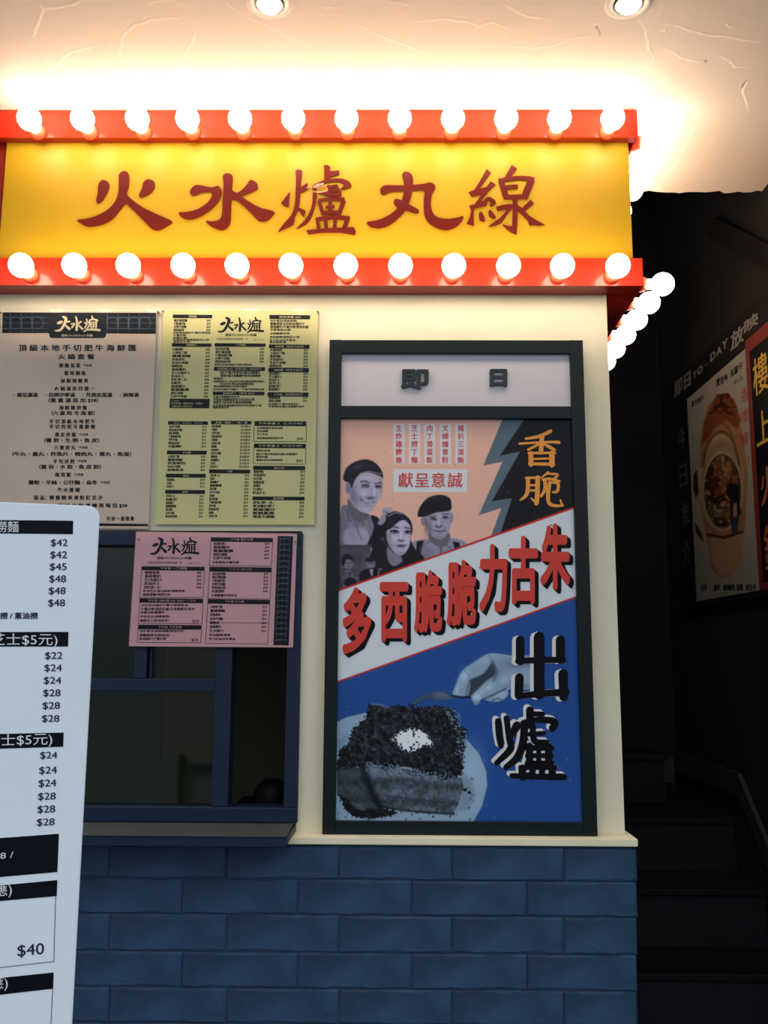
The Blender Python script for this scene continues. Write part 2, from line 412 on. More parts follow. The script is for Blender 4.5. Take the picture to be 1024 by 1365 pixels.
# raised trowel ridges on the plaster
CPL = Plane((0, 0, ZC), (0, 0, -1))
ridges = [[(318, 18), (345, 30), (385, 50), (421, 66)], [(300, 2), (318, 18)],
          [(160, 75), (163, 50), (180, 34), (210, 26), (250, 24)], [(58, 14), (95, 8), (120, -4)], [(45, 50), (58, 14), (52, 2)],
          [(196, 6), (232, -2), (256, 14)], [(470, 8), (478, 34), (505, 48), (560, 68), (580, 78)], [(506, 0), (545, 8)],
          [(432, 12), (445, 10), (458, 12)], [(552, 30), (590, 26), (625, 30), (650, 40)],
          [(632, 40), (652, 30), (680, 40)], [(664, 2), (700, 22), (735, 28)],
          [(676, 40), (685, 62), (712, 66), (742, 60), (760, 52), (800, 48), (796, 36), (794, 32), (808, 31)],
          [(848, 24), (860, 40), (864, 66), (871, 78), (862, 92)],
          [(882, 31), (900, 35), (925, 43), (946, 48), (975, 50), (1000, 55), (1026, 60)],
          [(882, 64), (900, 72), (908, 78), (938, 85), (944, 80)], [(882, 42), (890, 42)], [(954, 76), (962, 76), (972, 82), (980, 90), (1003, 90)],
          [(990, 118), (990, 112), (998, 106)], [(996, 108), (990, 120), (998, 150)], [(905, 138), (930, 150), (950, 152)],
          [(963, 215), (990, 220), (1024, 222)], [(966, 32), (976, 38)], [(60, 100), (95, 70), (130, 62)], [(243, 84), (255, 60), (262, 44)]]
ik = Ink(CPL, lift=0.0)
v = []; f = []
for rd in ridges:
    P = CPL.at([p[0] for p in rd], [p[1] for p in rd]); Q = []
    for i in range(len(P)-1):
        for t in np.linspace(0, 1, 7)[:-1]: Q.append(P[i]*(1-t)+P[i+1]*t+np.array([rng.normal(0, .0012), rng.normal(0, .0012), 0]))
    Q.append(P[-1]); Q = np.array(Q); d = np.gradient(Q, axis=0); d /= np.maximum(np.linalg.norm(d, axis=1), 1e-9)[:, None]
    nn = np.stack([-d[:, 1], d[:, 0], 0*d[:, 0]], 1)
    for i in range(len(Q)):
        hh = .0016*math.sin(math.pi*(i+.6)/(len(Q)+.2))*(.6+.7*rng.random()); b = len(v)
        v += [Q[i]-nn[i]*.0085, Q[i]+np.array([0, 0, -hh]), Q[i]+nn[i]*.0014]
        if i: f += [(b-3, b-2, b+1, b), (b-2, b-1, b+2, b+1)]
me = mesh('plaster_ridge', v, f, True)
link('plaster_ridge', me, MT['plaster'], ceil, kind='stuff')

# booth walls: cream plaster with an opening for the window
XWR, _ = U(401, 800, YW); ZWT = U(390, 708, YW)[1]; ZWB = U(300, 1097, YW)[1]
wf = link('wall_front', boxes('wall_front', [
    (XLEFT, XR, YW, YW+.10, ZWT, ZKt+.02), (XWR, XR, YW, YW+.10, ZSt-.02, ZWT), (XLEFT, XWR, YW, YW+.10, ZSt-.05, ZWB)]), MT['cream'], kind='structure')
link('wall_side', boxes('wall_side', [(XR-.10, XR, YW+.10, 4.2, 0, 3.4)]), MT['dark'], kind='structure')
link('wall_inner', boxes('wall_inner', [(XLEFT, XR-.1, 3.4, 3.45, 0, ZC), (XLEFT, XLEFT+.05, YW+.1, 3.4, 0, ZC), (XLEFT, XR-.1, YW+.12, 3.4, ZKt+.05, ZKt+.07)]), MT['interior'], kind='structure')

# painted block base
wl = link('wall_lower', boxes('wall_lower', [(XLEFT, U(848, 1200, YB)[0]-.006, YB+.0005, YW+.10, 0, ZSb)]), MT['joint'], kind='structure')
rows = [1128, 1172.7, 1220, 1270, 1318, 1365.5]
zr = [U(500, y, YB)[1] for y in rows]
st = zr[-2]-zr[-1]
while zr[-1] > .02: zr.append(max(0.0, zr[-1]-st))
odd = [-314, -158, -6, 146, 302, 452, 603, 752]; even = [-385, -226, -68, 88, 243, 397, 549, 703]
def block_mesh(w, h, k):
    bm = bmesh.new(); nx = 9
    r = random.Random(k)
    # a slab with a worn, uneven arris
    top = []; d = .012
    ring = [(-w/2+w*i/nx, -h/2) for i in range(nx)]+[(w/2, -h/2+h*i/2) for i in range(2)]+[(w/2-w*i/nx, h/2) for i in range(nx)]+[(-w/2, h/2-h*i/2) for i in range(2)]
    n = len(ring)
    a = [bm.verts.new((x, 0, z)) for x, z in ring]
    b = [bm.verts.new((x*(1-.0012/w), -d+.0025+r.uniform(-.0006, .0006), z*(1-.002/h)+r.uniform(-.0009, .0007))) for x, z in ring]
    c = [bm.verts.new((x*(1-2*r.uniform(.002, .0075)/w), -d+r.uniform(-.0006, .0004), z*(1-2*r.uniform(.002, .0075)/h))) for x, z in ring]
    for i in range(n):
        j = (i+1) % n; bm.faces.new((a[i], a[j], b[j], b[i])); bm.faces.new((b[i], b[j], c[j], c[i]))
    bm.faces.new(c); bmesh.ops.recalc_face_normals(bm, faces=bm.faces)
    me = bpy.data.meshes.new('block'); bm.to_mesh(me); bm.free(); me.materials.append(MT['blue']); return me
xend = [U(850, y, YB)[0] for y in rows]
for i in range(len(zr)-1):
    js = odd if i % 2 == 0 else even
    yc = (rows[i]+rows[i+1])/2 if i < 5 else 1340
    X = [U(x, yc, YB)[0] for x in js]
    xe = (U(849.5, yc, YB)[0]) if i < 5 else U(849.5, 1345, YB)[0]
    X.append(xe+.0)
    for k in range(len(X)-1):
        g = .0012; w = X[k+1]-X[k]-g; h = zr[i]-zr[i+1]-g
        o = link('block', block_mesh(w, h, i*31+k), None, wl)
        o.location = ((X[k]+X[k+1])/2, YB+.009+random.uniform(-.0010, .0010), (zr[i]+zr[i+1])/2)
# cream sill along the wall foot (its left end cut on the slant)
a = U(383, 1120, YL); xs0 = a[0]; xs1 = U(850.5, 1120, YL)[0]; xs2 = U(397, 1100, YW)[0]
v = [(xs0, YL, ZSb), (xs1, YL, ZSb), (xs1, YW+.1, ZSb), (xs2, YW+.1, ZSb)]
v = v+[(x, y, ZSt) for x, y, z in v]
me = mesh('trim_1', v, [(0, 3, 2, 1), (4, 5, 6, 7), (0, 1, 5, 4), (1, 2, 6, 5), (2, 3, 7, 6), (3, 0, 4, 7)])
bm = bmesh.new(); bm.from_mesh(me); bmesh.ops.recalc_face_normals(bm, faces=bm.faces); bmesh.ops.bevel(bm, geom=list(bm.edges), offset=.0015, segments=2, affect='EDGES'); bm.to_mesh(me); bm.free()
link('trim_1', me, MT['cream'], kind='structure')

# stairwell
link('wall_right', boxes('wall_right', [(XW+.003, XW+.1, 1.7, 4.2, 0, 3.6)]), MT['dark'], kind='structure')
link('wall_back', boxes('wall_back', [(XR+.002, XW, 3.80, 3.9, 0, 3.6)]), MT['dark'], kind='structure')
RP = Plane((XW-.02, 0, 0), (-1, 0, 0))
link('ceiling_stairwell', boxes('ceiling_stairwell', [(XR+.002, XW, YCE+.02, 3.8, 3.5, 3.56), (XR+.002, XW, YCE+.012, YCE+.06, ZC+.055, 3.5)]), MT['soffit'], kind='structure')
b_ = [RP.at([x], [y])[0] for x, y in ((942, 315), (1024, 362), (1024, 326), (953, 290))]
dv = b_[1]-b_[0]; b_[1] = b_[1]+dv*.8; b_[2] = b_[2]+(b_[2]-b_[3])*.8
v = [tuple(p) for p in b_]+[(XW, p[1], p[2]) for p in b_]
link('trim_2', mesh('trim_2', v, [(0, 1, 2, 3), (7, 6, 5, 4), (0, 4, 5, 1), (1, 5, 6, 2), (2, 6, 7, 3), (3, 7, 4, 0)]), MT['soffit'], kind='structure')

# ================================================================== STAIRCASE
sx0, sx1 = XR+.003, XW-.002
stt = thing('staircase', 'dark staircase climbing to the right of the booth, black treads and grey risers', 'stairs', ((sx0+sx1)/2, 2.0, 0))
so = stt.location
y0, z0 = 2.72, 1.5-.873
lv = [(2.72-.23*k, z0-.17*k) for k in (3, 2, 1)]+[(2.72, z0), (2.95, z0+.17), (3.18, z0+.34)]
lv[0] = (lv[0][0], lv[0][1])
for i, (y, z) in enumerate(lv):
    ye = lv[i+1][0] if i+1 < len(lv) else 3.79
    zb = lv[i-1][1] if i else 0.0
    xl = XLr+.0 if y < YW else sx0
    s = link('step', boxes('step', [(xl, sx1, y, min(ye+.02, 3.79), max(0, zb-.03), z-.02)], off=so), MT['riser'], stt)
    t = link('tread', boxes('tread', [(xl, sx1, y-.012, min(ye+.005, 3.79), z-.02, z)], .003, off=so), MT['stair'], s)
for k in range(2):   # the flight turns left at the landing
    x1 = 1.02-.25*k; z = z0+.34+.17*(k+1)
    s = link('step', boxes('step', [(sx0, x1, 3.52, 3.79, z-.17-.02*(k > 0), z-.02)], off=so), MT['riser'], stt)
    link('tread', boxes('tread', [(sx0, x1+.012, 3.508, 3.79, z-.02, z)], .003, off=so), MT['stair'], s)
# skirting boards on the stairwell wall
def skirt(name, pts, x, h, t=.015, side=-1):
    v = []
    for xx in (x, x+side*t):
        for (y, z) in pts: v.append((xx, y, z))
        for (y, z) in reversed(pts): v.append((xx, y, z-h))
    n = len(pts)*2
    f = [tuple(range(n)), tuple(range(2*n-1, n-1, -1))]+[(i, (i+1) % n, n+(i+1) % n, n+i) for i in range(n)]
    me = mesh(name, v, f); bm = bmesh.new(); bm.from_mesh(me); bmesh.ops.recalc_face_normals(bm, faces=bm.faces); bm.to_mesh(me); bm.free()
    return link(name, me, MT['skirt'], kind='structure')
skirt('baseboard_right', [(2.35, 1.5-1.03), (3.10, 1.5-.378), (3.79, 1.5-.378)], XW, .075)
link('baseboard_back', boxes('baseboard_back', [(1.03, XW-.016, 3.785, 3.799, 1.5-.50, 1.5-.40)]), MT['skirt'], kind='structure')

# ================================================================== WINDOW
YF = 2.284
win = link('window_1', None, None, None, kind='structure')
def wx(px, py=950, Y=YF): return U(px, py, Y)[0]
def wz(py, px=250, Y=YF): return U(px, py, Y)[1]
fl, frr = XLEFT+.1, wx(400, 900)
def fr(name, x0, x1, z0, z1, y0=YF, y1=YW+.05): return link(name, boxes(name, [(x0, x1, y0, y1, z0, z1)], .002), MT['frameblue'], win)
zt, zb = wz(709), wz(1096)
fr('frame_rail', fl, frr, wz(727), zt); fr('frame_rail', fl, frr, zb, wz(1076))
fr('frame_stile', wx(380, 980), frr, wz(1076), wz(727)); fr('mullion', wx(283.5, 980), wx(306, 980), wz(1076), wz(727), YF+.006)
fr('transom', fl, wx(283.5, 980), wz(922), wz(905), YF+.008)
fr('mullion', wx(178, 885), wx(194, 885), wz(905), wz(727), YF+.008)
fr('mullion', wx(195.5, 885), wx(200, 885), wz(905), wz(727), YF+.022)
pn = []
for x0, x1, z0, z1 in ((fl, wx(178, 885), wz(905), wz(727)), (wx(200, 885), wx(283.5, 980), wz(905), wz(727)), (fl, wx(283.5, 980), wz(1076), wz(922))):
    link('glass_pane', boxes('glass_pane', [(x0, x1, YW+.012, YW+.016, z0, z1)]), MT['pane'], win)
# sill of the window: grey stone top, navy front
zs = wz(1097, 250, YW)
YSF = 2.13; zf = wz(1128, 250, YSF)
xe0, xe1 = wx(383, 1115, YSF), wx(394, 1097, YF)
v = [(fl, YF+.02, zs), (fl, YSF, zs-.001), (xe0, YSF, zs-.001), (xe1, YF+.02, zs)]
v = v+[(fl, YF+.02, zf+.004), (fl, YSF, zf), (xe0-.004, YSF, zf), (xe1, YF+.02, zf+.004)]
me = mesh('window_sill', v, [(0, 1, 2, 3), (4, 7, 6, 5), (0, 4, 5, 1), (1, 5, 6, 2), (2, 6, 7, 3), (3, 7, 4, 0)])
link('window_sill', me, MT['frameblue'], win)
link('sill_top', mesh('sill_top', [(fl, YF+.001, zs+.0006), (fl, YSF+.001, zs+.0006), (xe0-.002, YSF+.001, zs+.0006), (xe1-.006, YF+.001, zs+.0006),
     (fl, YF+.001, zs+.003), (fl, YSF+.001, zs+.003), (xe0-.002, YSF+.001, zs+.003), (xe1-.006, YF+.001, zs+.003)],
     [(4, 5, 6, 7), (0, 3, 2, 1), (0, 1, 5, 4), (1, 2, 6, 5), (2, 3, 7, 6), (3, 0, 4, 7)]), MT['sillgrey'], win)
# low dark shape in the open light: a cash-desk corner with a plant-like clutter of napkins
th = thing('napkin_holder', 'dark rounded container just inside the open window, at its lower right corner', 'container', (wx(362, 1070, 2.5), 2.5, wz(1078, 362, 2.5)-.02))
link('holder_body', lathe('holder_body', [(.03, 0), (.045, .02), (.05, .05), (.04, .08), (.02, .095)], 14, 'Z'), MT['stair'], th)
link('counter', boxes('counter', [(-.45, -.15, 2.42, 2.85, wz(1078, 362, 2.5)-.05, wz(1078, 362, 2.5)-.02)]), MT['stair'], None, label='dark counter shelf inside the open window', category='counter')

# ================================================================== SIGN BOX
sgn = thing('sign_box', 'yellow lit fascia sign with red brush characters between two red ledges', 'sign', (0, YS, ZKb))
so = sgn.location
XSL = wx(3, 270, YS); XSR = wx(841, 270, YS)
link('sign_panel', boxes('sign_panel', [(XSL, XSR, YS, YS+.05, ZKt-.01, ZLb+.01)], .001, off=so), MT['yellow'], sgn, label='yellow glossy face panel')
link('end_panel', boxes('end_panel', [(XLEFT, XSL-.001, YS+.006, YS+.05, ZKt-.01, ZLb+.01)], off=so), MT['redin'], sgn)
link('side_panel', boxes('side_panel', [(XSR-.02, XSR, YS+.051, 3.3, ZKt, ZLb)], off=so), MT['yellow'], sgn)
for nm, z0, z1 in (('ledge', ZLb, ZLt), ('ledge', ZKb, ZKt)):
    x0, x1 = XLEFT, (U(850, 165, YL)[0] if z0 == ZLb else U(857, 362, YL)[0])
    link(nm, boxes(nm, [(x0, x1, YL, YL+.004, z0, z1), (x1-.004, x1, YL+.004, 3.3, z0, z1), (x0, x1-.004, YL+.004, YW-.001 if z0 == ZKb else YS, z1-.004, z1),
                        ], 0, off=so), MT['red'], sgn, label='red orange fascia board of a ledge')
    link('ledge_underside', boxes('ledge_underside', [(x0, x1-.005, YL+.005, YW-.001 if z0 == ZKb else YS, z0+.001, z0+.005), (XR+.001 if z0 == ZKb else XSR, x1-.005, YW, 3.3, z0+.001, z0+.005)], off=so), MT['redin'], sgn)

ik = Ink(FP(YS), 0.0, .003)
ik.Z((100, 220, 7.585))
ik.poly([(295,155),(345,185),(348,235),(315,310),(270,375),(230,388),(218,365),(232,290),(237,210),(258,170)], 4)
ik.poly([(740,148),(795,165),(812,205),(795,255),(740,305),(670,328),(650,310),(680,240),(695,180)], 4)
ik.poly([(495,65),(540,85),(552,150),(545,230),(528,295),(575,350),(700,440),(850,510),(985,575),(940,615),(860,660),(790,655),(730,600),(650,520),(570,440),(515,395),(450,470),(380,550),(290,600),(180,625),(110,620),(60,590),(25,562),(120,548),(230,515),(340,450),(410,370),(440,280),(445,180),(448,100)], 4)
ik.out('brush_character', MT['signred'], sgn); ik.Z((235, 220, 7.585))
ik.poly([(140,280),(155,240),(200,208),(260,210),(360,230),(420,215),(455,245),(460,300),(430,370),(370,440),(270,510),(180,548),(100,550),(50,525),(30,485),(120,478),(240,440),(330,370),(365,300),(340,275),(260,282),(190,310),(155,305)], 4)
ik.poly([(525,88),(565,105),(575,150),(568,230),(560,350),(555,480),(550,580),(520,635),(470,662),(410,650),(350,620),(300,570),(360,575),(430,560),(462,510),(468,420),(475,300),(480,200),(472,125),(490,95)], 4)
ik.poly([(555,258),(610,285),(660,260),(705,215),(740,165),(765,155),(815,185),(828,235),(800,262),(730,290),(665,318),(740,375),(850,435),(990,475),(975,515),(930,560),(870,575),(820,555),(750,480),(660,395),(600,355),(550,345)], 4)
ik.out('brush_character', MT['signred'], sgn); ik.Z((365, 215, 8.533))
ik.poly([(185,350),(172,525),(120,510),(85,480)])
ik.poly([(250,108),(300,104),(325,118),(312,250),(302,400),(285,540),(240,650),(225,725),(130,770),(50,805),(130,700),(200,620),(240,500),(250,350),(255,200)], 2)
ik.poly([(305,305),(380,250),(402,300),(380,330),(310,368)]); ik.poly([(270,535),(310,540),(362,570),(345,642),(315,605)])
ik.poly([(450,320),(492,320),(482,470),(440,620),(390,700),(330,745),(258,770),(350,680),(410,580),(440,480)], 2)
ik.poly([(573,48),(620,50),(645,72),(640,118),(745,108),(748,155),(640,180),(640,215),(575,240)])
ik.poly([(440,285),(520,242),(620,208),(760,200),(850,230),(887,285),(840,312),(765,320),(803,272),(740,235),(640,238),(540,268),(480,300),(450,335)], 2)
ik.stroke([(620,300,34),(715,288,38)]); ik.stroke([(740,320,30),(755,380,36),(690,390,34),(600,372,40),(525,358,26)]); ik.stroke([(625,345,26),(735,338,28)]); ik.stroke([(618,290,30),(625,370,34)])
for a in ([(515,455,40),(560,600,44)],[(505,452,34),(640,432,38),(805,440,42)],[(797,450,52),(745,595,44)],[(545,590,42),(750,585,42)],[(640,440,40),(645,590,44)],[(590,525,26),(695,515,26)]): ik.stroke(a, False)
for a in ([(478,668,40),(680,640,44),(865,655,44)],[(495,665,38),(515,780,42)],[(590,655,38),(598,780,42)],[(702,650,38),(692,775,42)],[(845,650,50),(800,770,50)]): ik.stroke(a, False)
ik.poly([(370,790),(600,768),(910,755),(935,800),(925,842),(760,815),(560,815),(395,835)])
ik.out('brush_character', MT['signred'], sgn); ik.Z((485, 220, 7.585))
ik.poly([(430,70),(480,95),(500,150),(495,230),(485,300),(460,380),(430,450),(350,540),(260,610),(170,640),(90,635),(45,610),(35,580),(130,565),(220,530),(310,470),(370,400),(395,320),(410,240),(400,160),(388,110),(400,80)], 4)
ik.poly([(165,270),(175,235),(230,208),(400,210),(600,195),(670,180),(715,205),(722,245),(690,300),(678,400),(695,480),(740,530),(830,550),(930,540),(1005,520),(990,570),(930,630),(840,662),(740,640),(660,590),(620,530),(608,450),(608,350),(610,262),(500,262),(380,265),(270,275),(210,300),(180,298)], 4)
ik.poly([(325,348),(380,360),(470,410),(550,455),(555,480),(520,490),(430,460),(340,430),(305,395),(305,365)], 4)
ik.out('brush_character', MT['signred'], sgn); ik.Z((615, 215, 8.533))
ik.poly([(290,92),(335,135),(205,318),(285,298),(335,232),(388,270),(320,335),(215,465),(300,440),(290,505),(150,540),(140,600),(145,735),(62,715),(95,640),(115,560),(90,510),(150,495),(235,375),(120,405),(85,355),(150,330),(215,225)])
ik.stroke([(275,450,34),(318,430,38),(372,475,44),(335,505,26)])
ik.poly([(215,580),(240,590),(272,675),(250,690),(208,670),(200,600)], 2); ik.poly([(330,560),(350,575),(395,640),(370,655),(318,630),(310,570)], 2)
ik.poly([(575,45),(632,90),(560,192),(478,212)])
for a in ([(450,225,62),(515,425,64)],[(425,222,40),(620,195,44),(760,198,46),(830,215,46)],[(798,215,84),(712,425,78)],[(495,412,48),(725,405,50)],[(500,300,44),(642,290,46)]): ik.stroke(a, False)
ik.poly([(585,430),(640,430),(640,600),(635,750),(630,838),(560,810),(510,770),(470,720),(530,745),(580,745),(582,600)])
ik.poly([(395,525),(480,500),(560,490),(600,510),(560,560),(500,640),(450,710),(390,735),(310,745),(380,690),(440,650),(500,580),(510,545),(410,570)])
ik.poly([(640,500),(690,535),(790,440),(825,485),(720,570),(780,630),(860,680),(948,725),(900,735),(775,730),(760,680),(690,610),(640,560)])
ik.out('brush_character', MT['signred'], sgn)
ik = Ink(FP(YS), .0034, 0, (365, 215, 8.533))
ik.poly([(445,285),(500,255),(570,245),(560,270),(520,275),(480,300),(450,300)]); ik.stroke([(455,345,12),(540,350,10),(610,330,12),(600,300,8)]); ik.stroke([(385,300,16),(400,282,14)]); ik.stroke([(500,300,10),(560,285,8),(600,270,10)])
ik.obj('peeled_patch', MT['peel'], sgn, label='pale peeled patch on the middle character')

# ================================================================== BULBS
R_ = .0305
gl = []
for k in range(11):
    a = math.pi*(k/10)*.86; gl.append((max(.0015, R_*math.sin(a)), .065+R_*math.cos(a)))
gl += [(.0135, .030), (.013, .018)]
globe_front = lathe('globe', gl[::-1], 20); globe_front.materials.append(MT['bulb'])
sock_front = lathe('socket', [(.021, 0), (.0205, .008), (.017, .020), (.0125, .020)], 20); sock_front.materials.append(MT['socket'])
globe_side = lathe('globe', [(r, h) for r, h in gl[::-1]], 20, 'X'); globe_side.materials.append(MT['bulb'])
sock_side = lathe('socket', [(.021, 0), (.0205, .008), (.017, .020), (.0125, .020)], 20, 'X'); sock_side.materials.append(MT['socket'])
def bulb(label, group, loc, side=False):
    t = thing('light_bulb', label, 'light bulb', loc, group)
    link('globe', globe_side if side else globe_front, None, t); link('socket', sock_side if side else sock_front, None, t)
ORD = ['first', 'second', 'third', 'fourth', 'fifth', 'sixth', 'seventh', 'eighth', 'ninth', 'tenth', 'eleventh', 'twelfth']
UPX = [39, 110, 183, 250, 320, 391, 462, 533, 604, 675, 746, 817]; LOX = [28, 99, 171, 244, 316, 388, 461, 534, 605, 678, 750, 824]
YG = YL-.065
zu = U(400, 158, YG)[1]; zl = U(400, 354, YG)[1]
for i, x in enumerate(UPX):
    e = 'leftmost' if i == 0 else 'rightmost' if i == 11 else ORD[i]+' from the left'
    bulb('round lit bulb in the upper front row above the yellow sign, '+e, 'bulbs on the upper ledge', (U(x, 158, YG)[0], YL, zu))
for i, x in enumerate(LOX):
    e = 'leftmost' if i == 0 else 'rightmost' if i == 11 else ORD[i]+' from the left'
    bulb('round lit bulb in the lower front row below the yellow sign, '+e, 'bulbs on the lower ledge', (U(x, 354, YG)[0], YL, zl))
XU, XK = U(850, 165, YL)[0], U(857, 362, YL)[0]
for i in range(7):
    y = YL+.05+.128*i; e = 'nearest to the corner' if i == 0 else ORD[i]+' from the corner'
    bulb('lit bulb on the side of the lower ledge, '+e, 'bulbs on the side of the lower ledge', (XK, y, zl), True)
for i in range(4):
    y = YL+.05+.128*i; e = 'nearest to the corner' if i == 0 else ORD[i]+' from the corner'
    bulb('lit bulb on the side of the upper ledge, '+e, 'bulbs on the side of the upper ledge', (XU, y, zu), True)

# ================================================================== DOWNLIGHTS
for px, lb in ((359.5, 'round recessed downlight in the plaster ceiling, left of the pair'), (838, 'round recessed downlight in the plaster ceiling, right of the pair')):
    p = CPL.at([px], [3.0])[0]
    t = thing('downlight', lb, 'downlight', (p[0], p[1], ZC), 'ceiling downlights')
    link('trim_ring', lathe('trim_ring', [(.032, .0), (.033, -.004), (.046, -.006), (.052, -.003), (.053, 0)], 32, 'Z'), MT['ring'], t)
    link('reflector', lathe('reflector', [(.031, -.0065), (.0285, -.0075), (.028, -.007)], 32, 'Z'), MT['chrome'], t)
    link('lamp_face', lathe('lamp_face', [(.003, -.020), (.013, -.0185), (.021, -.015), (.027, -.0085)], 28, 'Z'), MT['lamp'], t)
    lt = bpy.data.lights.new('downlight_beam', 'SPOT'); lt.energy = 4; lt.color = (1, .8, .6); lt.spot_size = math.radians(100); lt.spot_blend = .8; lt.shadow_soft_size = .025
    lo = bpy.data.objects.new('downlight_beam', lt); COL.objects.link(lo); lo.parent = t; lo.location = (0, 0, -.03)

# ================================================================== POSTER DISPLAY FRAME
YFR = 2.262; YPO = 2.274
pf = thing('poster_case', 'dark green framed poster case with header panel, on the cream wall', 'poster frame', (U(614, 1112, YFR)[0], YFR, U(614, 1112, YFR)[1]))
so = pf.location
fx0, fx1 = U(434.5, 780, YFR)[0], U(787, 780, YFR)[0]; fz1, fz0 = U(607, 453, YFR)[1], U(614, 1113.5, YFR)[1]
ix0, ix1 = U(451.5, 780, YFR)[0], U(768.8, 780, YFR)[0]
h1, h0 = U(607, 470.5, YFR)[1], U(607, 541, YFR)[1]; p1, p0 = U(607, 557.5, YFR)[1], U(614, 1095.5, YFR)[1]
def fb(nm, *b): return link(nm, boxes(nm, [b], .0012, off=so), MT['green'], pf)
fb('frame_side', fx0, ix0, YFR, YW, fz0, fz1); fb('frame_side', ix1, fx1, YFR, YW, fz0, fz1)
fb('frame_rail', ix0, ix1, YFR+.0005, YW, h1, fz1-.0003); fb('frame_rail', ix0, ix1, YFR+.0005, YW, p1, h0); fb('frame_rail', ix0, ix1, YFR+.0005, YW, fz0+.0003, p0)
hp = link('header_panel', boxes('header_panel', [(ix0, ix1, YPO, YW, h0, h1)], off=so), MT['panel'], pf, label='pale header panel with two raised characters')
link('backing_board', boxes('backing_board', [(ix0, ix1, YPO+.001, YW, p0, p1)], off=so), MT['panel'], pf)
ik = Ink(FP(YPO), 0.0, .006, (520, 480, 5.689))
ik.fit('即', 82, 74, 292, 224, .035, 3, 1); ik.out('raised_character', MT['lettergreen'], hp); ik.fit('日', 756, 72, 888, 204, .045, 3, 1); ik.out('raised_character', MT['lettergreen'], hp)
# printed film
a0 = proj((ix0, YPO, p1)); a1 = proj((ix1, YPO, p1)); a2 = proj((ix1, YPO, p0)); a3 = proj((ix0, YPO, p0))
g = Paint(FP(YPO), [a0, a1, a2, a3], .85)
Z0 = (0, 0, 1)
PEACH = (.93, .73, .66); WHT = (.86, .89, .92); BLU = (.13, .31, .60); BLK = (.05, .06, .09); GRYB = (.36, .44, .50); RED = (.78, .17, .13)
g.c[:] = PEACH
ZB = (520, 550, 3.938)
g.Z(ZB); g.poly([(595,-20),(710,30),(960,20),(970,560),(520,670),(590,258),(490,278)], PEACH)
g.poly([(600,12),(720,12),(575,228),(682,205),(535,465),(640,450),(560,690),(515,690),(585,500),(465,540),(590,258),(490,278)], GRYB)
g.poly([(720,12),(1000,12),(1000,600),(560,690),(640,450),(535,465),(682,205),(575,228)], BLK)
g.Z(Z0)
g.poly([(440,791),(790,668),(790,790),(440,912.5)], WHT)
g.poly([(440,912.5),(790,788),(800,1110),(430,1110)], BLU)
g.line([(440,791),(790,668)], 2.6, RED); g.line([(440,912.5),(790,788)], 2.2, RED)
# white slips behind the small text
sl = g.Z(ZB)
for x in (18, 100, 180, 262, 344): g.poly([(x,60),(x+58,60),(x+58,270),(x,270)], (.88,.88,.90))
g.poly([(18,297),(404,297),(404,416),(18,416)], (.86,.89,.92))
# ---- three people printed in grey
def G(k): return (k*.93+.02, k*.90+.02, k*1.0+.05)
ZP = (445, 600, 5.39); g.Z(ZP); g.sm = True
band = (791-600)*5.39
g.poly([(50,430),(100,398),(140,470),(200,520),(265,475),(320,500),(310,600),(260,700),(40,700)], G(.50))
g.poly([(85,570),(200,560),(250,600),(240,680),(80,680)], G(.66), 3); g.line([(150,500),(165,560),(200,640)], 8, G(.36), 2)
g.line([(95,430),(110,500),(160,540)], 7, G(.3), 2); g.line([(165,500),(200,500),(215,540)], 12, G(.35), 2)
g.poly([(265,470),(335,505),(320,640),(280,700),(240,680),(290,560)], G(.10), 1.5)
g.poly([(105,350),(150,410),(240,455),(262,478),(200,520),(140,500),(100,410)], G(.40), 2)
g.poly([(125,270),(150,215),(195,172),(260,165),(330,185),(348,230),(345,300),(322,360),(282,425),(235,452),(190,440),(150,400),(120,340)], G(.72), 1.5)
g.ell(102,272,22,46,G(.62),1.5); g.blur(105,275,8,25,G(.4),.8); g.blur(150,350,35,70,G(.48),.7); g.blur(240,200,60,22,G(.84),.6); g.blur(210,315,34,28,G(.84),.7); g.blur(325,320,16,28,G(.8),.5); g.blur(235,425,40,16,G(.8),.5); g.blur(340,250,12,60,G(.5),.6)
g.poly([(68,200),(90,130),(150,85),(230,66),(300,92),(345,150),(354,205),(335,188),(255,160),(195,168),(152,215),(128,275),(112,235),(82,225)], G(.10), 1.5)
g.blur(170,120,45,16,G(.32),.6,-20); g.line([(192,166),(255,152),(338,172)], 9, G(.5), 1.5)
g.line([(195,228),(225,222),(252,236)], 9, G(.25), 2); g.line([(298,242),(338,234)], 8, G(.25), 2)
g.ell(228,260,24,9,G(.16),2); g.ell(318,264,20,9,G(.16),2); g.line([(285,262),(282,320)], 8, G(.58), 3,.8); g.ell(264,340,26,7,G(.36),3)
g.line([(196,356),(235,380),(290,372)], 9, G(.22), 2); g.line([(212,366),(245,378),(280,374)], 6, G(.88), 1.5); g.line([(225,402),(270,400)], 6, G(.52), 3,.7)
g.ell(222,261,4,4,G(.9),1.2,.8); g.ell(236,262,4,4,G(.8),1.2,.7); g.ell(326,266,3,4,G(.85),1.2,.7)
g.line([(206,250),(228,246),(252,256)],5,G(.10),1.5); g.line([(302,256),(320,254),(338,260)],5,G(.10),1.5)
g.blur(290,300,8,34,G(.92),.8); g.blur(190,340,26,18,G(.58),.6); g.line([(245,348),(268,352),(286,345)],5,G(.22),2); g.line([(192,345),(200,365)],5,G(.4),2,.7)
g.blur(135,300,18,60,G(.45),.6); g.poly([(110,520),(140,505),(160,560),(150,640),(110,600)], G(.60), 4, .6); g.blur(215,600,30,50,G(.72),.6)
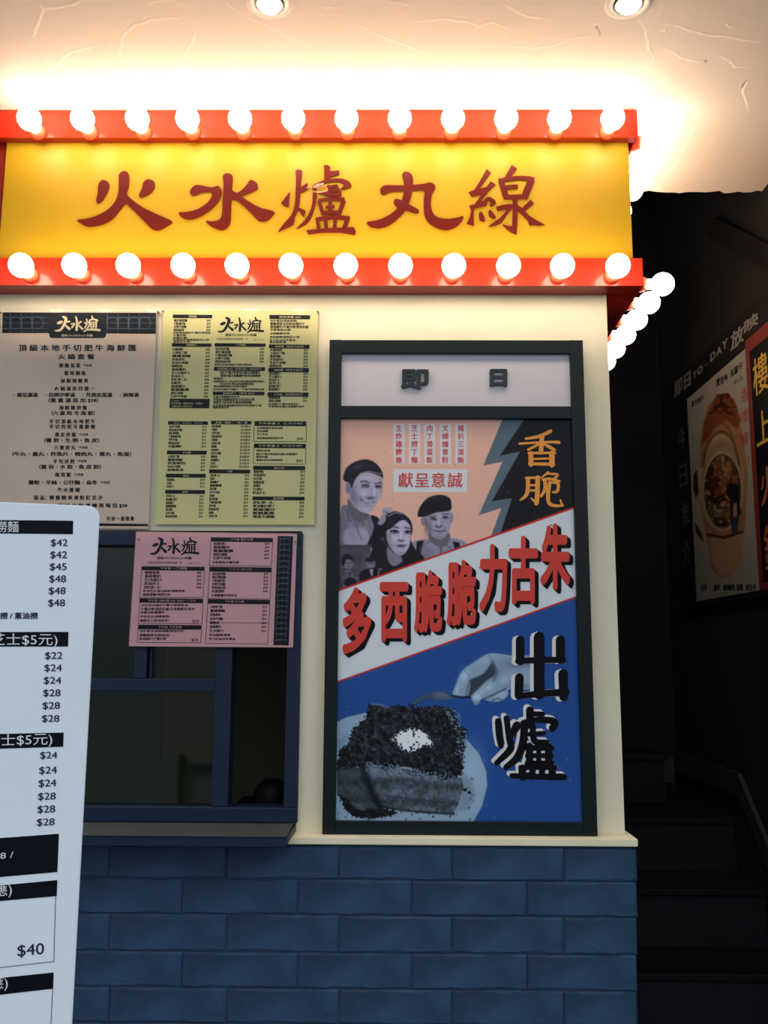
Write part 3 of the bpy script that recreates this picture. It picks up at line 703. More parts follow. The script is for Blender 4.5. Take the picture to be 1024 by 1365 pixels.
# man with the flat cap
g.poly([(555,668),(680,640),(770,700),(830,630),(960,690),(640,830),(590,760)], G(.60), 2)
g.poly([(680,590),(700,570),(820,585),(832,650),(770,700),(690,650)], G(.42), 2)
g.poly([(650,480),(740,450),(838,435),(846,500),(832,570),(802,622),(760,640),(712,622),(680,572),(655,520)], G(.66), 1.5)
g.ell(645,512,18,30,G(.55),1.5); g.ell(848,485,12,34,G(.6),1.5); g.blur(735,470,40,14,G(.82),.6); g.blur(725,545,22,22,G(.8),.6); g.blur(690,560,16,50,G(.42),.7); g.blur(810,540,18,20,G(.78),.5); g.blur(760,625,40,12,G(.5),.6)
g.poly([(603,472),(618,410),(678,342),(768,321),(830,342),(844,380),(838,432),(742,447),(662,476),(625,480)], G(.07), 1.5); g.blur(730,345,50,10,G(.24),.6,-5)
g.line([(688,478),(735,474)], 7, G(.25), 2); g.line([(785,462),(825,460)], 7, G(.25), 2); g.ell(716,496,20,8,G(.2),2); g.ell(803,486,19,8,G(.2),2)
g.ell(752,545,24,9,G(.42),3); g.line([(762,490),(768,530)],6,G(.56),3,.7); g.line([(725,580),(765,586),(800,578)], 10, G(.3), 2); g.line([(740,602),(785,600)],5,G(.5),2,.6)
g.poly([(598,655),(646,648),(624,770),(588,760)], G(.06), 1.2); g.poly([(855,655),(902,665),(910,712),(872,722)], G(.06), 1.2)
g.line([(690,655),(640,690)], 6, G(.4), 1.5); g.line([(765,700),(775,720),(768,740)], 9, G(.3), 1.5); g.line([(800,672),(850,715)],6,G(.4),1.5)
g.line([(700,490),(716,487),(734,493)],5,G(.10),1.5); g.line([(787,480),(803,477),(820,482)],5,G(.10),1.5); g.ell(708,499,4,3,G(.85),1.2,.8); g.ell(811,489,4,3,G(.85),1.2,.8)
g.blur(755,520,8,30,G(.88),.8); g.line([(735,552),(752,556),(770,550)],5,G(.2),2); g.line([(728,588),(765,594),(798,586)],5,G(.75),2,.7); g.blur(665,545,14,60,G(.38),.7); g.line([(706,560),(712,590)],5,G(.45),3,.7); g.line([(800,550),(806,580)],5,G(.45),3,.7)
g.poly([(620,700),(660,690),(720,730),(700,780),(640,800)], G(.50), 4, .6); 
# woman with a hair band and bow
g.poly([(370,470),(430,440),(500,458),(552,508),(566,580),(552,640),(600,735),(645,765),(630,830),(400,920),(300,930),(250,800),(278,700),(290,560),(335,525)], G(.06), 2)
g.poly([(375,600),(395,565),(420,545),(470,508),(520,503),(548,540),(553,600),(546,680),(512,742),(470,757),(430,730),(390,665)], G(.76), 1.5)
g.poly([(385,700),(430,735),(480,760),(492,802),(430,835),(388,790)], G(.52), 2)
g.blur(400,640,18,60,G(.5),.6); g.blur(500,530,30,14,G(.88),.6); g.blur(440,640,26,26,G(.88),.6); g.blur(480,740,30,10,G(.5),.6)
g.poly([(380,560),(400,470),(470,455),(545,500),(556,545),(525,512),(490,500),(440,535),(405,560)], G(.08), 2)
g.ell(372,440,26,24,G(.66),2); g.ell(402,430,22,20,G(.72),2); g.ell(350,500,22,40,G(.62),2,1,25); g.ell(330,525,14,14,G(.6),2); g.blur(385,450,10,10,G(.35),.8)
g.line([(390,475),(440,450),(505,458)], 9, G(.55), 1.5)
g.ell(436,587,27,12,G(.12),2); g.ell(533,590,20,11,G(.12),2); g.line([(402,565),(430,548),(462,558)], 8, G(.14), 2); g.line([(512,556),(546,562)], 7, G(.14), 2)
g.line([(497,590),(494,635)],6,G(.66),3,.7); g.ell(484,648,20,7,G(.4),3); g.ell(485,688,27,9,G(.30),2); g.ell(485,697,20,6,G(.5),2); g.ell(490,680,14,3,G(.75),1.5)
g.line([(412,580),(436,574),(464,588)],6,G(.05),1.5); g.line([(515,582),(533,578),(552,586)],6,G(.05),1.5); g.ell(424,590,5,4,G(.92),1.2,.9); g.ell(450,592,4,3,G(.85),1.2,.8); g.ell(543,592,4,3,G(.9),1.2,.8)
g.blur(486,615,7,32,G(.97),.9); g.line([(470,650),(485,655),(498,650)],5,G(.2),2); g.blur(520,640,20,26,G(.90),.6); g.ell(485,684,24,4,G(.18),1.5); g.blur(420,690,30,30,G(.60),.6); g.ell(350,640,10,14,G(.35),2)
for a_ in (0, 1, 2, 3, 4): g.line([(300+a_*18,880-a_*6),(310+a_*14,720),(345+a_*10,600)],3,G(.17),3,.6)
for a_ in (0, 1, 2): g.line([(400+a_*40,480+a_*4),(470+a_*30,475+a_*12),(530,500+a_*10)],3,G(.22),3,.5)
# small inset photograph lower left
m = ((g.xy()[0] < 285) & (g.xy()[1] > 680) & (g.xy()[1] < 1100)).astype(float); sb = g.sd([(30,680),(272,680),(255,800),(300,930),(30,1060)])
g.mixin(np.clip(.5-sb/5.4, 0, 1), np.array(G(.30))[None]*(.8+.4*g.noise(60, 3)[:, None]))
g.poly([(50,870),(110,850),(180,880),(200,960),(120,1010),(50,1030)], G(.25), 3); nz = g.noise(9, 4)
g.mixin(np.clip(.5-g.sd([(55,870),(110,855),(175,890),(190,950),(60,1000)])/10, 0, 1)*.6, np.array(G(.45))[None]*(.4+1.0*nz[:, None]))
g.ell(104,812,34,42,G(.50),2); g.poly([(60,820),(62,770),(95,745),(130,765),(140,800),(110,785),(85,795),(75,830)], G(.07), 2); g.ell(95,812,8,4,G(.2),2); g.ell(118,810,7,4,G(.2),2); g.line([(95,835),(115,835)],4,G(.25),2)
g.ell(120,950,45,34,G(.05),3)
g.ell(268,815,30,38,G(.52),2); g.ell(262,788,34,18,G(.08),2); g.poly([(190,880),(250,850),(310,855),(345,890),(320,920),(200,960)], G(.05), 2); g.poly([(255,855),(285,855),(278,905),(268,905)], G(.62), 1.5)
g.ell(258,815,6,3,G(.2),2); g.ell(280,815,6,3,G(.2),2); g.line([(315,910),(330,850),(345,855)],7,G(.6),1.5)
# repaint the banner edge over the photographs
g.Z(Z0); g.sm = False; g.poly([(440,791.5),(790,668.5),(790,700),(440,830)], WHT, .8); g.line([(440,791),(790,668)], 2.6, RED)
# ---- plate, cake, fork and hand
def B_(k, w=0.0): return (k*.80, k*.93+.01, k*1.02+.05)
ZK = (445, 910, 4.655); g.Z(ZK)
n1, n2, n3 = g.noise(16, 11), g.noise(7, 12), g.noise(34, 13); nh = (.45*n1+.35*n2+.2*n3)
g.poly([(-20,262),(80,215),(190,188),(400,150),(700,230),(820,345),(900,440),(945,545),(952,640),(922,760),(868,860),(-20,862)], B_(.72), 1)
g.line([(-20,360),(60,335),(110,300)], 5, B_(.9), 2); g.poly([(-20,370),(90,300),(120,430),(-20,430)], B_(.60), 5, .6); g.blur(860,560,70,160,B_(.84),.5)
g.poly([(800,560),(860,600),(880,700),(840,790),(760,800),(780,700)], B_(.5), 6, .5)
al = np.clip(.5-g.sd([(150,500),(330,520),(560,550),(795,590),(806,640),(772,760),(742,815),(600,806),(450,792),(300,775),(180,700)])/5, 0, 1)
x_, y_ = g.xy(); bands = .5+.5*np.sin((y_-x_*.06+18*n3)/17); g.mixin(al, np.array(B_(1))[None]*(.30+.13*bands+.16*(n1-.5)+.10*(n2-.5)+.12*(n3-.5))[:, None])
al = np.clip(.5-g.sd([(20,530),(130,515),(190,560),(235,640),(280,760),(250,830),(120,790),(20,690)])/5, 0, 1); g.mixin(al, np.array(B_(1))[None]*(.17+.12*n1+.08*bands)[:, None])
g.line([(180,510),(205,590),(235,680),(285,770)], 46, B_(.05), 8, .9); g.blur(250,545,45,35,B_(.52),.7)
al = np.clip(.5-(g.sd([(30,690),(80,720),(150,790),(260,775),(370,790),(400,815),(330,835),(230,850),(110,830),(60,780)])+24*(n2-.5))/5, 0, 1); g.mixin(al, np.array(B_(1))[None]*(.04+.10*(n1 > .6))[:, None])
g.line([(120,745),(165,765),(180,790)],5,B_(.5),2,.7); g.line([(60,600),(120,640),(200,730)],6,B_(.34),4,.6); g.blur(70,570,50,30,B_(.30),.6); g.line([(330,640),(520,660),(760,680)],6,B_(.38),5,.5); g.line([(300,610),(420,600),(600,625)],5,B_(.16),5,.5)
g.line([(290,770),(450,795),(620,808),(745,815)], 10, B_(.06), 3); g.line([(330,700),(500,725),(690,745)], 5, B_(.15), 3,.6)
al = np.clip(.5-(g.sd([(222,130),(330,150),(400,138),(470,152),(560,150),(650,145),(740,165),(770,255),(822,300),(808,430),(800,575),(700,600),(560,560),(440,520),(350,530),(200,510),(130,525),(20,550),(30,425),(95,370),(110,295),(190,225)])+26*(n2-.5))/5, 0, 1)
g.mixin(al, np.array(B_(1))[None]*np.clip(.01+.62*(nh-.32), .015, .5)[:, None])
g.blur(350,275,60,22,B_(.32),.4); g.blur(300,460,120,16,B_(.05),.5); g.blur(700,380,80,60,B_(.06),.4); g.blur(330,400,90,20,B_(.28),.3); al = ((n2 > .62) & (g.sd([(690,160),(770,180),(785,260),(820,310),(800,460),(760,440),(770,300),(720,230)]) < 8)); g.mixin(al*.8, B_(.62))
al = ((n2 > .60) & (g.sd([(210,505),(330,510),(520,550),(700,575),(700,600),(500,580),(330,560),(210,540)]) < 12)); g.mixin(al*.7, B_(.62))
g.line([(240,132),(300,140),(335,155)], 9, B_(.62), 3, .8)
al = np.clip(.5-(g.sd([(358,352),(410,310),(480,288),(550,300),(606,362),(600,392),(560,385),(500,420),(430,418),(400,372)])+34*(n2-.5))/5, 0, 1)*(1-((n1 > .74)*1.0)); g.mixin(al, (.93,.95,.98))
for k in range(150):
    x, y = rng.uniform(20, 880), rng.uniform(560, 850)
    if (x > 800 and y < 800) or y > 800+abs(x-400)*.02: g.ell(x, y, rng.uniform(2, 7), rng.uniform(2, 6), B_(.07), 1)
g.ell(842,682,11,10,B_(.06),1); g.ell(815,665,14,10,B_(.08),1)
# fork
for k, o in enumerate((0, 9, 18, 27)): g.line([(462+o*.9,142+o*.12),(540+o*.6,88+o*.6),(622,62+o*1.05)], 6.5, B_(.14), 1.0); g.line([(480+o*.8,130+o*.1),(542+o*.6,86+o*.6),(622,60+o*1.05)], 2.2, B_(.6), 1.0)
g.poly([(612,58),(680,54),(720,78),(745,84),(740,98),(690,108),(615,102)], B_(.40), 1.2); g.line([(640,72),(700,80)], 8, B_(.55), 3,.7)
g.line([(735,86),(800,94),(860,88)], 8, B_(.12), 1.2)
# hand
ZH = (580, 850, 5.12); g.Z(ZH); g.sm = True
g.poly([(118,392),(150,300),(195,218),(280,158),(360,110),(440,110),(530,122),(680,140),(690,335),(520,352),(498,362),(500,390),(450,432),(380,436),(320,418),(300,450),(275,458),(252,430),(240,400),(165,402)], B_(.70), 1.2)
g.poly([(235,290),(330,245),(392,170),(415,245),(345,300),(275,372),(236,402),(215,385),(238,320)], B_(.26), 3); g.poly([(205,375),(212,330),(238,300),(240,340),(225,395)], B_(.66), 2)
g.blur(200,260,28,50,B_(.92),.8,25); g.blur(150,350,16,40,B_(.88),.8,20); g.blur(345,150,60,24,B_(.84),.6,-25); g.blur(350,350,60,22,B_(.90),.8,-32); g.blur(285,400,24,20,B_(.92),.8)
g.line([(390,165),(430,235),(400,290)], 14, B_(.34), 5, .8); g.blur(560,180,120,34,B_(.50),.7); g.blur(600,280,90,40,B_(.78),.5); g.blur(560,330,90,16,B_(.48),.6)
g.line([(330,420),(400,390),(480,350)], 8, B_(.24), 3); g.ell(445,398,44,22,B_(.80),2,.8,-30); g.line([(390,430),(430,412),(460,430)], 6, B_(.34), 3); g.line([(262,395),(300,378),(318,400)], 5, B_(.42), 3); g.line([(150,300),(128,385)],4,B_(.5),4,.6); g.line([(196,222),(238,262),(232,300)],5,B_(.5),4,.6); g.line([(240,300),(222,345),(214,388)],6,B_(.34),3,.8); g.poly([(262,392),(285,372),(312,380),(318,410),(290,425),(262,412)], B_(.94), 3, .6)
g.line([(330,352),(345,375)],3,B_(.5),3,.6); g.line([(345,345),(362,368)],3,B_(.5),3,.6); g.line([(252,430),(275,452),(300,440)],4,B_(.45),3,.7); g.line([(365,118),(395,160)],6,B_(.5),5,.5); g.line([(500,200),(450,250),(430,300)],10,B_(.6),8,.5); g.blur(470,290,30,24,B_(.88),.5)
g.line([(115,394),(170,404),(240,402)], 9, B_(.10), 1.2)
for k in range(60):   # specks of wear on the print
    g.Z(Z0); x, y = rng.uniform(455, 765), rng.uniform(560, 1090); r = rng.uniform(.4, .9); g.ell(x, y, r, r, (.75,.8,.85) if y > 850 else (.45,.38,.42), .8, .6)
for p in ((665,652),(671,650),(677,656),(668,655),(654,747),(660,742),(735,700),(640,757)): g.ell(p[0], p[1], 1.6, 1.0, (.25,.24,.28), 1, .8)
g.obj('printed_film', MT['photo'], pf, label='printed poster film showing three people, a slice of cake and a hand')
# lettering of the poster
ik = Ink(FP(YPO), .0008, 0, ZB)
for x, s in ((47, '生炸雞髀飯'), (128, '芝士撈丁麵'), (208, '肉丁滑蛋飯'), (290, '叉燒燴意粉'), (372, '豬扒三蛋飯')):
    for k, ch in enumerate(s): ik.text(ch, x, 82+k*41.5, 33, None, .02, 'C', 2)
for ch, x in (('獻', 82), ('呈', 168), ('意', 254), ('誠', 341)): ik.text(ch, x, 355, 76, None, .012, 'C', 2)
ik.obj('red_print', MT['redink'], pf, kind='stuff'); ik = Ink(FP(YPO), .0016, 0, ZB)
ik.Z((440, 680, 2.926))
BIG = [('多',48,300,168,572),('西',194,280,312,523),('脆',328,232,444,488),('脆',455,192,576,462),('力',582,132,698,408),('古',697,100,818,376),('朱',820,52,944,320)]
ik.lift = .0016
for ch, a, b, c, d in BIG: ik.fit(ch, a, b, c-6, d-8, .038, 3); ik.out('red_character', MT['redink'], pf)
ik = Ink(FP(YPO), .0008, 0, (440, 680, 2.926))
for n_ in range(4):
    ik.lift = .0007+.0002*n_
    for ch, a, b, c, d in BIG: ik.fit(ch, a+4*n_+3, b+3.4*n_+3, c-3+4*n_, d-5+3.4*n_, .038, 2)
def chu(k):
    for a in ([(705,-5,74),(705,385,74)],[(575,14,58),(575,160,58)],[(560,160,40),(720,152,44),(870,152,40)],[(850,14,62),(850,148,62)],[(570,272,60),(565,395,56)],[(560,398,40),(720,382,46),(890,372,50)],[(868,246,66),(872,405,60)]): ik.stroke([(x+k[0], y+k[1], w) for x, y, w in a])
def lu(k):
    S = [[(432,570,46),(440,660,50),(450,740,40)],[(488,548,40),(505,680,42),(515,760,50),(420,855,34)],[(560,600,60),(520,670,40)],[(612,590,52),(600,720,54),(560,820,52),(482,885,36)],
         [(648,495,54),(650,600,52)],[(650,520,34),(735,522,36)],[(600,580,36),(700,560,40),(815,572,48),(800,620,48)],[(668,600,40),(680,705,44),(765,712,34)],[(640,660,30),(745,650,30)],
         [(645,740,50),(645,865,50)],[(708,740,34),(708,865,34)],[(775,740,50),(775,865,50)],[(630,752,40),(795,752,40)],[(630,806,34),(795,806,34)],[(630,858,38),(795,858,40)],
         [(585,885,34),(815,885,36)],[(595,890,52),(598,950,52)],[(665,890,42),(665,950,42)],[(730,890,42),(730,950,42)],[(800,890,50),(800,950,50)],[(525,942,36),(700,948,40),(880,950,46)]]
    for a in S: ik.stroke([(x+k[0], y+k[1], w) for x, y, w in a])
ik.obj('character_shadow', MT['black'], pf, kind='stuff'); ik = Ink(FP(YPO), .0018, 0, ZH)
chu((6, 0)); ik.out('black_character', MT['black'], pf); lu((0, 0)); ik.out('black_character', MT['black'], pf)
ik = Ink(FP(YPO), .0010, 0, ZH)
for k in ((-10, 0), (-20, 3)): chu(k)
ik.out('white_edge', MT['inkw'], pf)
for k in ((-10, -8), (-20, -16)): lu(k)
ik.out('white_edge', MT['inkw'], pf)
ik = Ink(FP(YPO), .0008, 0, (685, 565, 11.375))
for a in ([(185,225,38),(380,190,50),(560,110,54)],[(85,300,34),(400,282,36),(590,275,40),(685,282,50)],[(428,190,70),(412,435,70)],[(380,310,34),(300,350,38),(220,390,40)],[(470,312,34),(540,350,52),(620,395,40)],
          [(260,450,74),(262,615,74)],[(225,443,36),(625,440,40)],[(580,445,84),(578,625,80)],[(310,532,30),(525,525,34)],[(235,605,44),(605,612,50)]): ik.stroke(a)
ik.out('orange_character', MT['orange'], pf)
for a in ([(215,825,62),(212,1000,64),(180,1090,56),(100,1155,26)],[(185,820,36),(395,815,40)],[(362,815,70),(358,1050,72),(345,1205,70)],[(350,1200,50),(265,1130,22)],[(240,930,34),(330,930,34)],[(240,1010,34),(330,1010,34)],
          [(520,740,44),(425,812,22)],[(520,755,34),(668,772,40),(590,845,36)],[(440,845,40),(560,835,44),(692,872,38)],[(470,850,52),(475,990,56),(412,1100,36)],[(545,890,56),(520,1080,60),(535,1200,56),(620,1240,48),(745,1240,36)],[(570,890,34),(670,905,46),(660,1020,48),(590,1035,30)],[(705,1150,24),(735,1240,36)]): ik.stroke(a)
ik.out('orange_character', MT['orange'], pf)

# ================================================================== MENUS
LOGO = [[(135,190,34),(170,180,56),(205,165,44)],[(225,75,28),(280,105,56),(262,190,50),(200,290,44),(150,318,38),(95,318,28)],[(310,165,24),(345,160,34)],[(275,225,30),(345,288,48)],
        [(460,78,26),(482,160,38),(475,305,46)],[(380,205,22),(440,195,24),(390,265,30)],[(550,165,34),(500,200,22)],[(495,210,26),(580,290,34)],
        [(655,115,22),(662,200,26),(620,275,24)],[(618,178,24),(638,192,26)],[(690,165,24),(700,200,20)],[(712,130,24),(702,230,26),(640,315,24)],[(750,70,28),(772,125,38)],[(725,135,26),(780,120,28),(850,140,34)],
        [(738,180,20),(738,290,22)],[(782,170,18),(778,290,22)],[(830,160,24),(825,290,24)],[(725,175,18),(840,172,20)],[(725,215,14),(840,210,16)],[(725,250,14),(840,246,16)],[(612,330,26),(690,300,30),(890,310,40)]]
def logo(ik, x0, y0, x1, y1):   # box of the whole logo in the current zoom frame
    sx, sy = (x1-x0)/805., (y1-y0)/270.; s = (sx+sy)/2
    for a in LOGO: ik.stroke([(x0+(x-90)*sx, y0+(y-68)*sy, w*s) for x, y, w in a], n=3)
def menu(name, label, q, acr, paper, Y=YW-.010):
    pl = FP(Y); c = pl.at([sum(p[0] for p in q)/4], [max(p[1] for p in q)])[0]
    t = thing(name, label, 'menu', (c[0], YW, c[2]))
    slab_on('paper', pl, q, .0008, paper, t)
    slab_on('acrylic_sleeve', FP(Y-.0035), acr, .0028, MT['clear'], t)
    for p in (acr[0], acr[1]):   # two small screws hold the sleeve
        w = FP(Y-.0045).at([p[0]+(4 if p is acr[0] else -4)], [p[1]+4])[0]
        o = link('screw', lathe('screw', [(.0024, -.0145), (.0024, .0), (.0018, .0006)], 10), MT['steel'], t)
        o.location = Vector(w)-t.location
    return t, pl
# ---- beige hot pot menu
q = [(1, 416), (209, 414), (198, 705), (-12, 703)]
m1, pl = menu('menu_sheet', 'beige paper menu with a navy lattice header, behind the white board', q, [(-4, 412), (214, 411), (203, 710), (-18, 708)], MT['beige'])
Z1 = (0, 400, 4.264)
ik = Ink(pl, .0004, 0, Z1)
ik.poly([(15,70),(888,72),(886,192),(605,190),(602,205),(590,216),(290,216),(280,205),(278,188),(12,188)]); ik.out('header_band', MT['ink'], m1); ik.poly([(530,1268),(842,1272),(841,1286),(530,1284)])
ik.obj('footer_band', MT['ink'], m1)
ik = Ink(pl, .0007, 0, Z1)
for x in range(30, 880, 61):
    if 255 < x < 605: continue
    for cy in (130,):
        r = 36; pts = [(x+r*math.cos(math.radians(22.5+45*k)), cy+r*math.sin(math.radians(22.5+45*k))) for k in range(9)]
        for a, b in zip(pts, pts[1:]): ik.stroke([(*a, 2.4), (*b, 2.4)], False)
        ik.stroke([(x-30, 74, 2.0), (x-30, 188, 2.0)], False)
for y in (98, 130, 162):
    ik.stroke([(15, y, 2), (275, y, 2)], False); ik.stroke([(606, y, 2), (886, y+1, 2)], False)
ik.obj('lattice_print', MT['lattice'], m1, kind='stuff')
ik = Ink(pl, .0008, 0, Z1); logo(ik, 314, 92, 568, 180); ik.text('風味 FO SHUI LO 火鍋', 350, 201, 14, 526, .01)
ik.obj('cream_logo', MT['inkcream'], m1, kind='stuff')
ik = Ink(pl, .0006, 0, Z1)
ik.text('頂 級 本 地 手 切 肥 牛 海 鮮 匯', 105, 272, 36, 775, .03, res=2); ik.text('火 鍋 套 餐', 330, 322, 30, 538, .03, res=2)
for y, s, a, b in ((372,'頭 盤 前 菜',335,458),(415,'惹 味 鮑 魚',365,488),(459,'秘 製 辣 雞 煲',345,502),(503,'火 鍋 湯 底 四 選 一',310,538),(539,'・番茄濃湯　・招牌沙嗲湯　・芫茜皮蛋湯　・麻辣湯',75,790),(570,'（重 量 湯 底 加 $38）',275,560),
                   (612,'海 鮮 匯 拼 盤',336,495),(643,'（六 款 時 令 海 鮮）',290,540),(690,'手 切 頂 級 本 地 肥 牛',280,542),(720,'手 切 西 班 牙 黑 豚 豬',280,542),(765,'腐 皮 拼 盤',312,432),(797,'（響 鈴・生 根・魚 皮）',250,565),
                   (839,'六 寶 拼 丸',307,430),(875,'（牛丸・墨丸・炸魚片・豬肉丸・貢丸・魚蛋）',68,748),(917,'手 包 拼 餃',302,425),(948,'（雲 吞・水 餃・魚 皮 餃）',222,575),(993,'蔬 菜 籃',313,403),(1037,'薯粉・芋絲・公仔麵・烏冬',160,555),
                   (1079,'汽 水 壹 罐',326,454),(1123,'甜 品：懷 舊 糖 果 凍 粉 紅 豆 沙',192,584),(1168,'另 設 自 助 凍 檸 茶 每 位 $38',330,724),(1242,'另 加 一 服 務 費',606,762)):
    ik.text(s, a, y, 24, b, .035)
for y, x in ((371,468),(764,446),(838,443),(915,438),(992,418),(1036,568)): ik.text('*不設套', x, y, 15, x+56, .02)
ik.obj('black_print', MT['ink'], m1, kind='stuff')
# pale mountain wash in the lower half of the sheet (flat print)
# ---- yellow menu
q = [(217.5, 413), (424, 414), (419, 699.5), (207, 699)]
m2, pl = menu('menu_sheet', 'pale yellow two-part price menu in a clear sleeve, left of the poster case', q, [(213, 410), (427.5, 411), (423, 703), (203, 702)], MT['ypaper'])
Z2 = (200, 400, 4.267)
ik = Ink(pl, .0004, 0, Z2)
BARS = [(130,82,355,102),(125,245,350,265),(368,245,658,265),(680,84,912,108),(677,252,908,275),(364,380,655,402),(674,384,904,410),(358,520,652,540),(670,524,902,548),
        (103,688,330,708),(348,686,578,706),(595,688,890,714),(97,855,323,877),(337,963,570,985),(592,816,887,840),(91,987,318,1009),(87,1079,314,1101),(587,942,883,966),(583,1117,880,1138)]
for a, b, c, d in BARS: ik.poly([(a, b), (c, b+2), (c-1, d+2), (a-1, d)])
ik.poly([(113,560),(340,562),(337,616),(110,614)])
ik.frame([(592,714),(890,716),(888,806),(590,804)], 3); ik.frame([(590,840),(887,842),(885,934),(588,930)], 3)
logo(ik, 388, 98, 645, 186); ik.text('風味 FO SHUI LO 火鍋', 428, 198, 15, 605, .03); ik.text('旺角西洋菜南街地舖及閣樓一號', 380, 222, 12, 556, .0); ik.text('2393 1001', 590, 224, 12, 650, .0)
FOOD = ['豬扒餐蛋麵','午餐肉腸仔麵','沙嗲牛肉麵','雪菜肉絲米粉','火腿通粉','五香肉丁麵','雞翼撈麵','炸魚柳包','免治牛肉飯','咖喱魚蛋','香煎雞扒','芝士火腿多士','奶油多士','西多士','蔥油雞扒撈丁','黑椒腸仔','蜜糖雞翼','滑蛋叉燒飯','生炒牛肉飯','豉油皇炒麵']
k_ = [0]
def rows_(xa, xb, y0, y1, n, h, wmin, wmax, pr, shift=-.042):
    for i in range(n):
        y = y0+(y1-y0)*i/max(1, n-1); d = shift*(y-y0); s = FOOD[k_[0] % len(FOOD)]; k_[0] += 1
        w = wmin+(wmax-wmin)*((i*7+n) % 5)/4
        ik.text(s, xa+d, y, h, xa+d+w, .035)
        if pr: ik.text(pr[i % len(pr)], xb+d, y, h, None, .03, 'R')
P1 = ['$42', '$42', '$45', '$48', '$48', '$48']
rows_(137,347,116,170,4,15,60,75,['$42','$42','$42','$45']); rows_(128,342,280,548,15,15,62,105,P1); rows_(373,650,278,350,5,15,78,95,P1)
rows_(684,900,284,374,6,15,60,92,['$22','$24','$24','$28','$28','$28']); rows_(678,898,418,508,6,15,62,70,['$24','$24','$24','$28','$28','$28']); rows_(675,895,555,573,2,15,60,70,['$18','$20'])
rows_(109,322,720,832,7,15,50,75,['$14','$14','$14','$16','$16','$18','$18']); rows_(102,315,890,966,5,15,65,102,['$26','$28','$34','$34','$34']); rows_(96,311,1022,1060,3,15,32,52,['$14','$14','$16'])
rows_(92,306,1115,1230,7,15,38,66,['$24','$24','$24','$24','$26','$26','$26']); rows_(353,572,718,948,13,15,30,58,['$14/$16','$16/$18','$16/$18','$16/$18','$18/$20']); rows_(343,564,997,1228,13,15,28,68,['$26','$26','$26','$28','$28','$28','$28','$28','$24','$24','$26','$28','$24'])
rows_(590,882,976,1096,7,16,42,70,['$24','$24','$21','$28','$32','$32','$40']); rows_(586,877,1152,1232,5,16,122,130,['$38','$38','$42','$42','$42'])
for y, a, b in ((186,132,345),(200,132,210),(214,132,215),(226,132,338),(238,132,230),(118,684,838),(135,684,880),(153,684,902),(170,684,800),(190,682,795),(210,682,852),(228,680,830),(240,680,775),(368,366,580),(412,400,628),(430,400,630),
                (447,362,418),(463,362,652),(477,400,590),(491,362,555),(508,358,500),(508,525,650),(550,360,510),(566,360,595),(582,360,580),(600,358,635),(611,358,450),(592,674,846),(606,674,878),
                (728,608,755),(745,608,672),(763,608,670),(785,608,760),(856,604,684),(876,604,838),(892,604,670),(910,604,755)):
    n = max(3, int((b-a)/15)); s = ''.join(FOOD[(k_[0]+j) % len(FOOD)][:2]+('/' if j % 2 and y < 300 else '') for j in range(n//2+1))[:n]; k_[0] += 3
    ik.text(s, a, y, 12 if y not in (412,430,135,153,566,582) else 16, b, .03)
ik.text('$40', 835, 788, 22, 872, .015, res=2); ik.text('$42', 833, 913, 22, 870, .015, res=2)
ik.obj('black_print', MT['ink'], m2, kind='stuff')
ik = Ink(pl, .0007, 0, Z2)
for (a, b, c, d), s in zip(BARS, ['撈麵類','招牌撈丁','一丁撈麵','特色早餐 $33','米線湯（加芝士$5元）','自選撈麵 $42（任選 加$4／加大$5元）','通粉類（加芝士$5元）','常餐撈丁（早市 $33）','三文治（加配料$5元）','凍飲（送咖啡）加大$5','熱飲 · 凍飲　　熱／凍','下午茶餐 A（2:15-5:45）','多士類','小食','下午茶餐 B（2:15-5:45）','甜品','輕食','港式小炒','配菜撈麵']):
    L = min((c-a)*.85, 15*len(s)); m_ = (a+c)/2; ik.text(s, m_-L/2, (b+d)/2+1, 12, m_+L/2, .0)
for y, s, L in ((575,'外賣優惠：',50),(588,'全日供應 · 轉配飲品 · 加蛋$5',180),(604,'· 凍飲加$2／加芝士$5',120)): ik.text(s, 120, y, 10, 120+L, .0)
ik.obj('yellow_print', MT['ypaper'], m2, kind='stuff')
# ---- pink menu
q = [(181.6, 708.5), (396, 711.6), (390.6, 863), (172, 861.4)]
m3, pl = menu('menu_sheet', 'pink tea-time menu hung low over the navy window frame', q, [(180.6, 708), (397.2, 711.2), (391.8, 863.6), (171, 862)], MT['pink'], YF-.006)
for o in m3.children:
    if o.name.startswith('screw'): o.location.z -= .012
Z3 = (160, 690, 3.938)
ik = Ink(pl, .0004, 0, Z3)
for a, b, c, d, sk, bot in ((113,255,445,275,3,418),(103,423,437,445,3,555),(95,562,429,584,3,655),(477,103,803,124,4,252),(470,258,797,282,4,425),(461,428,788,450,4,660)):
    ik.poly([(a,b),(c,b+sk),(c-1,d+sk),(a-1,d)]); e = (bot-b)*.055
    ik.frame([(a,d),(c-1,d+sk),(c-e,bot+2),(a-e,bot)], 2.6)
ik.poly([(828,95),(909,98),(886,671),(805,669)])
ik.stroke([(468,551,2.6),(783,553,2.6)], False)
logo(ik, 160, 106, 413, 196); ik.text('風味 FO SHUI LO 火鍋', 195, 212, 15, 375, .03); ik.text('旺角西洋菜南街地舖及閣樓一號', 145, 236, 12, 325, .0); ik.text('2393 1001', 358, 239, 12, 416, .0)
rows_(130,430,288,366,5,15,78,95,P1,-.05); rows_(492,785,137,212,5,15,65,105,['$34','$38','$40','$40','$40'],-.05); rows_(486,780,295,386,6,15,66,72,['$30','$30','$34','$34','$40','$40'],-.05)
rows_(476,773,468,594,7,15,48,76,['$20','$20','$20','$20','$24','$24','$26'],-.05)
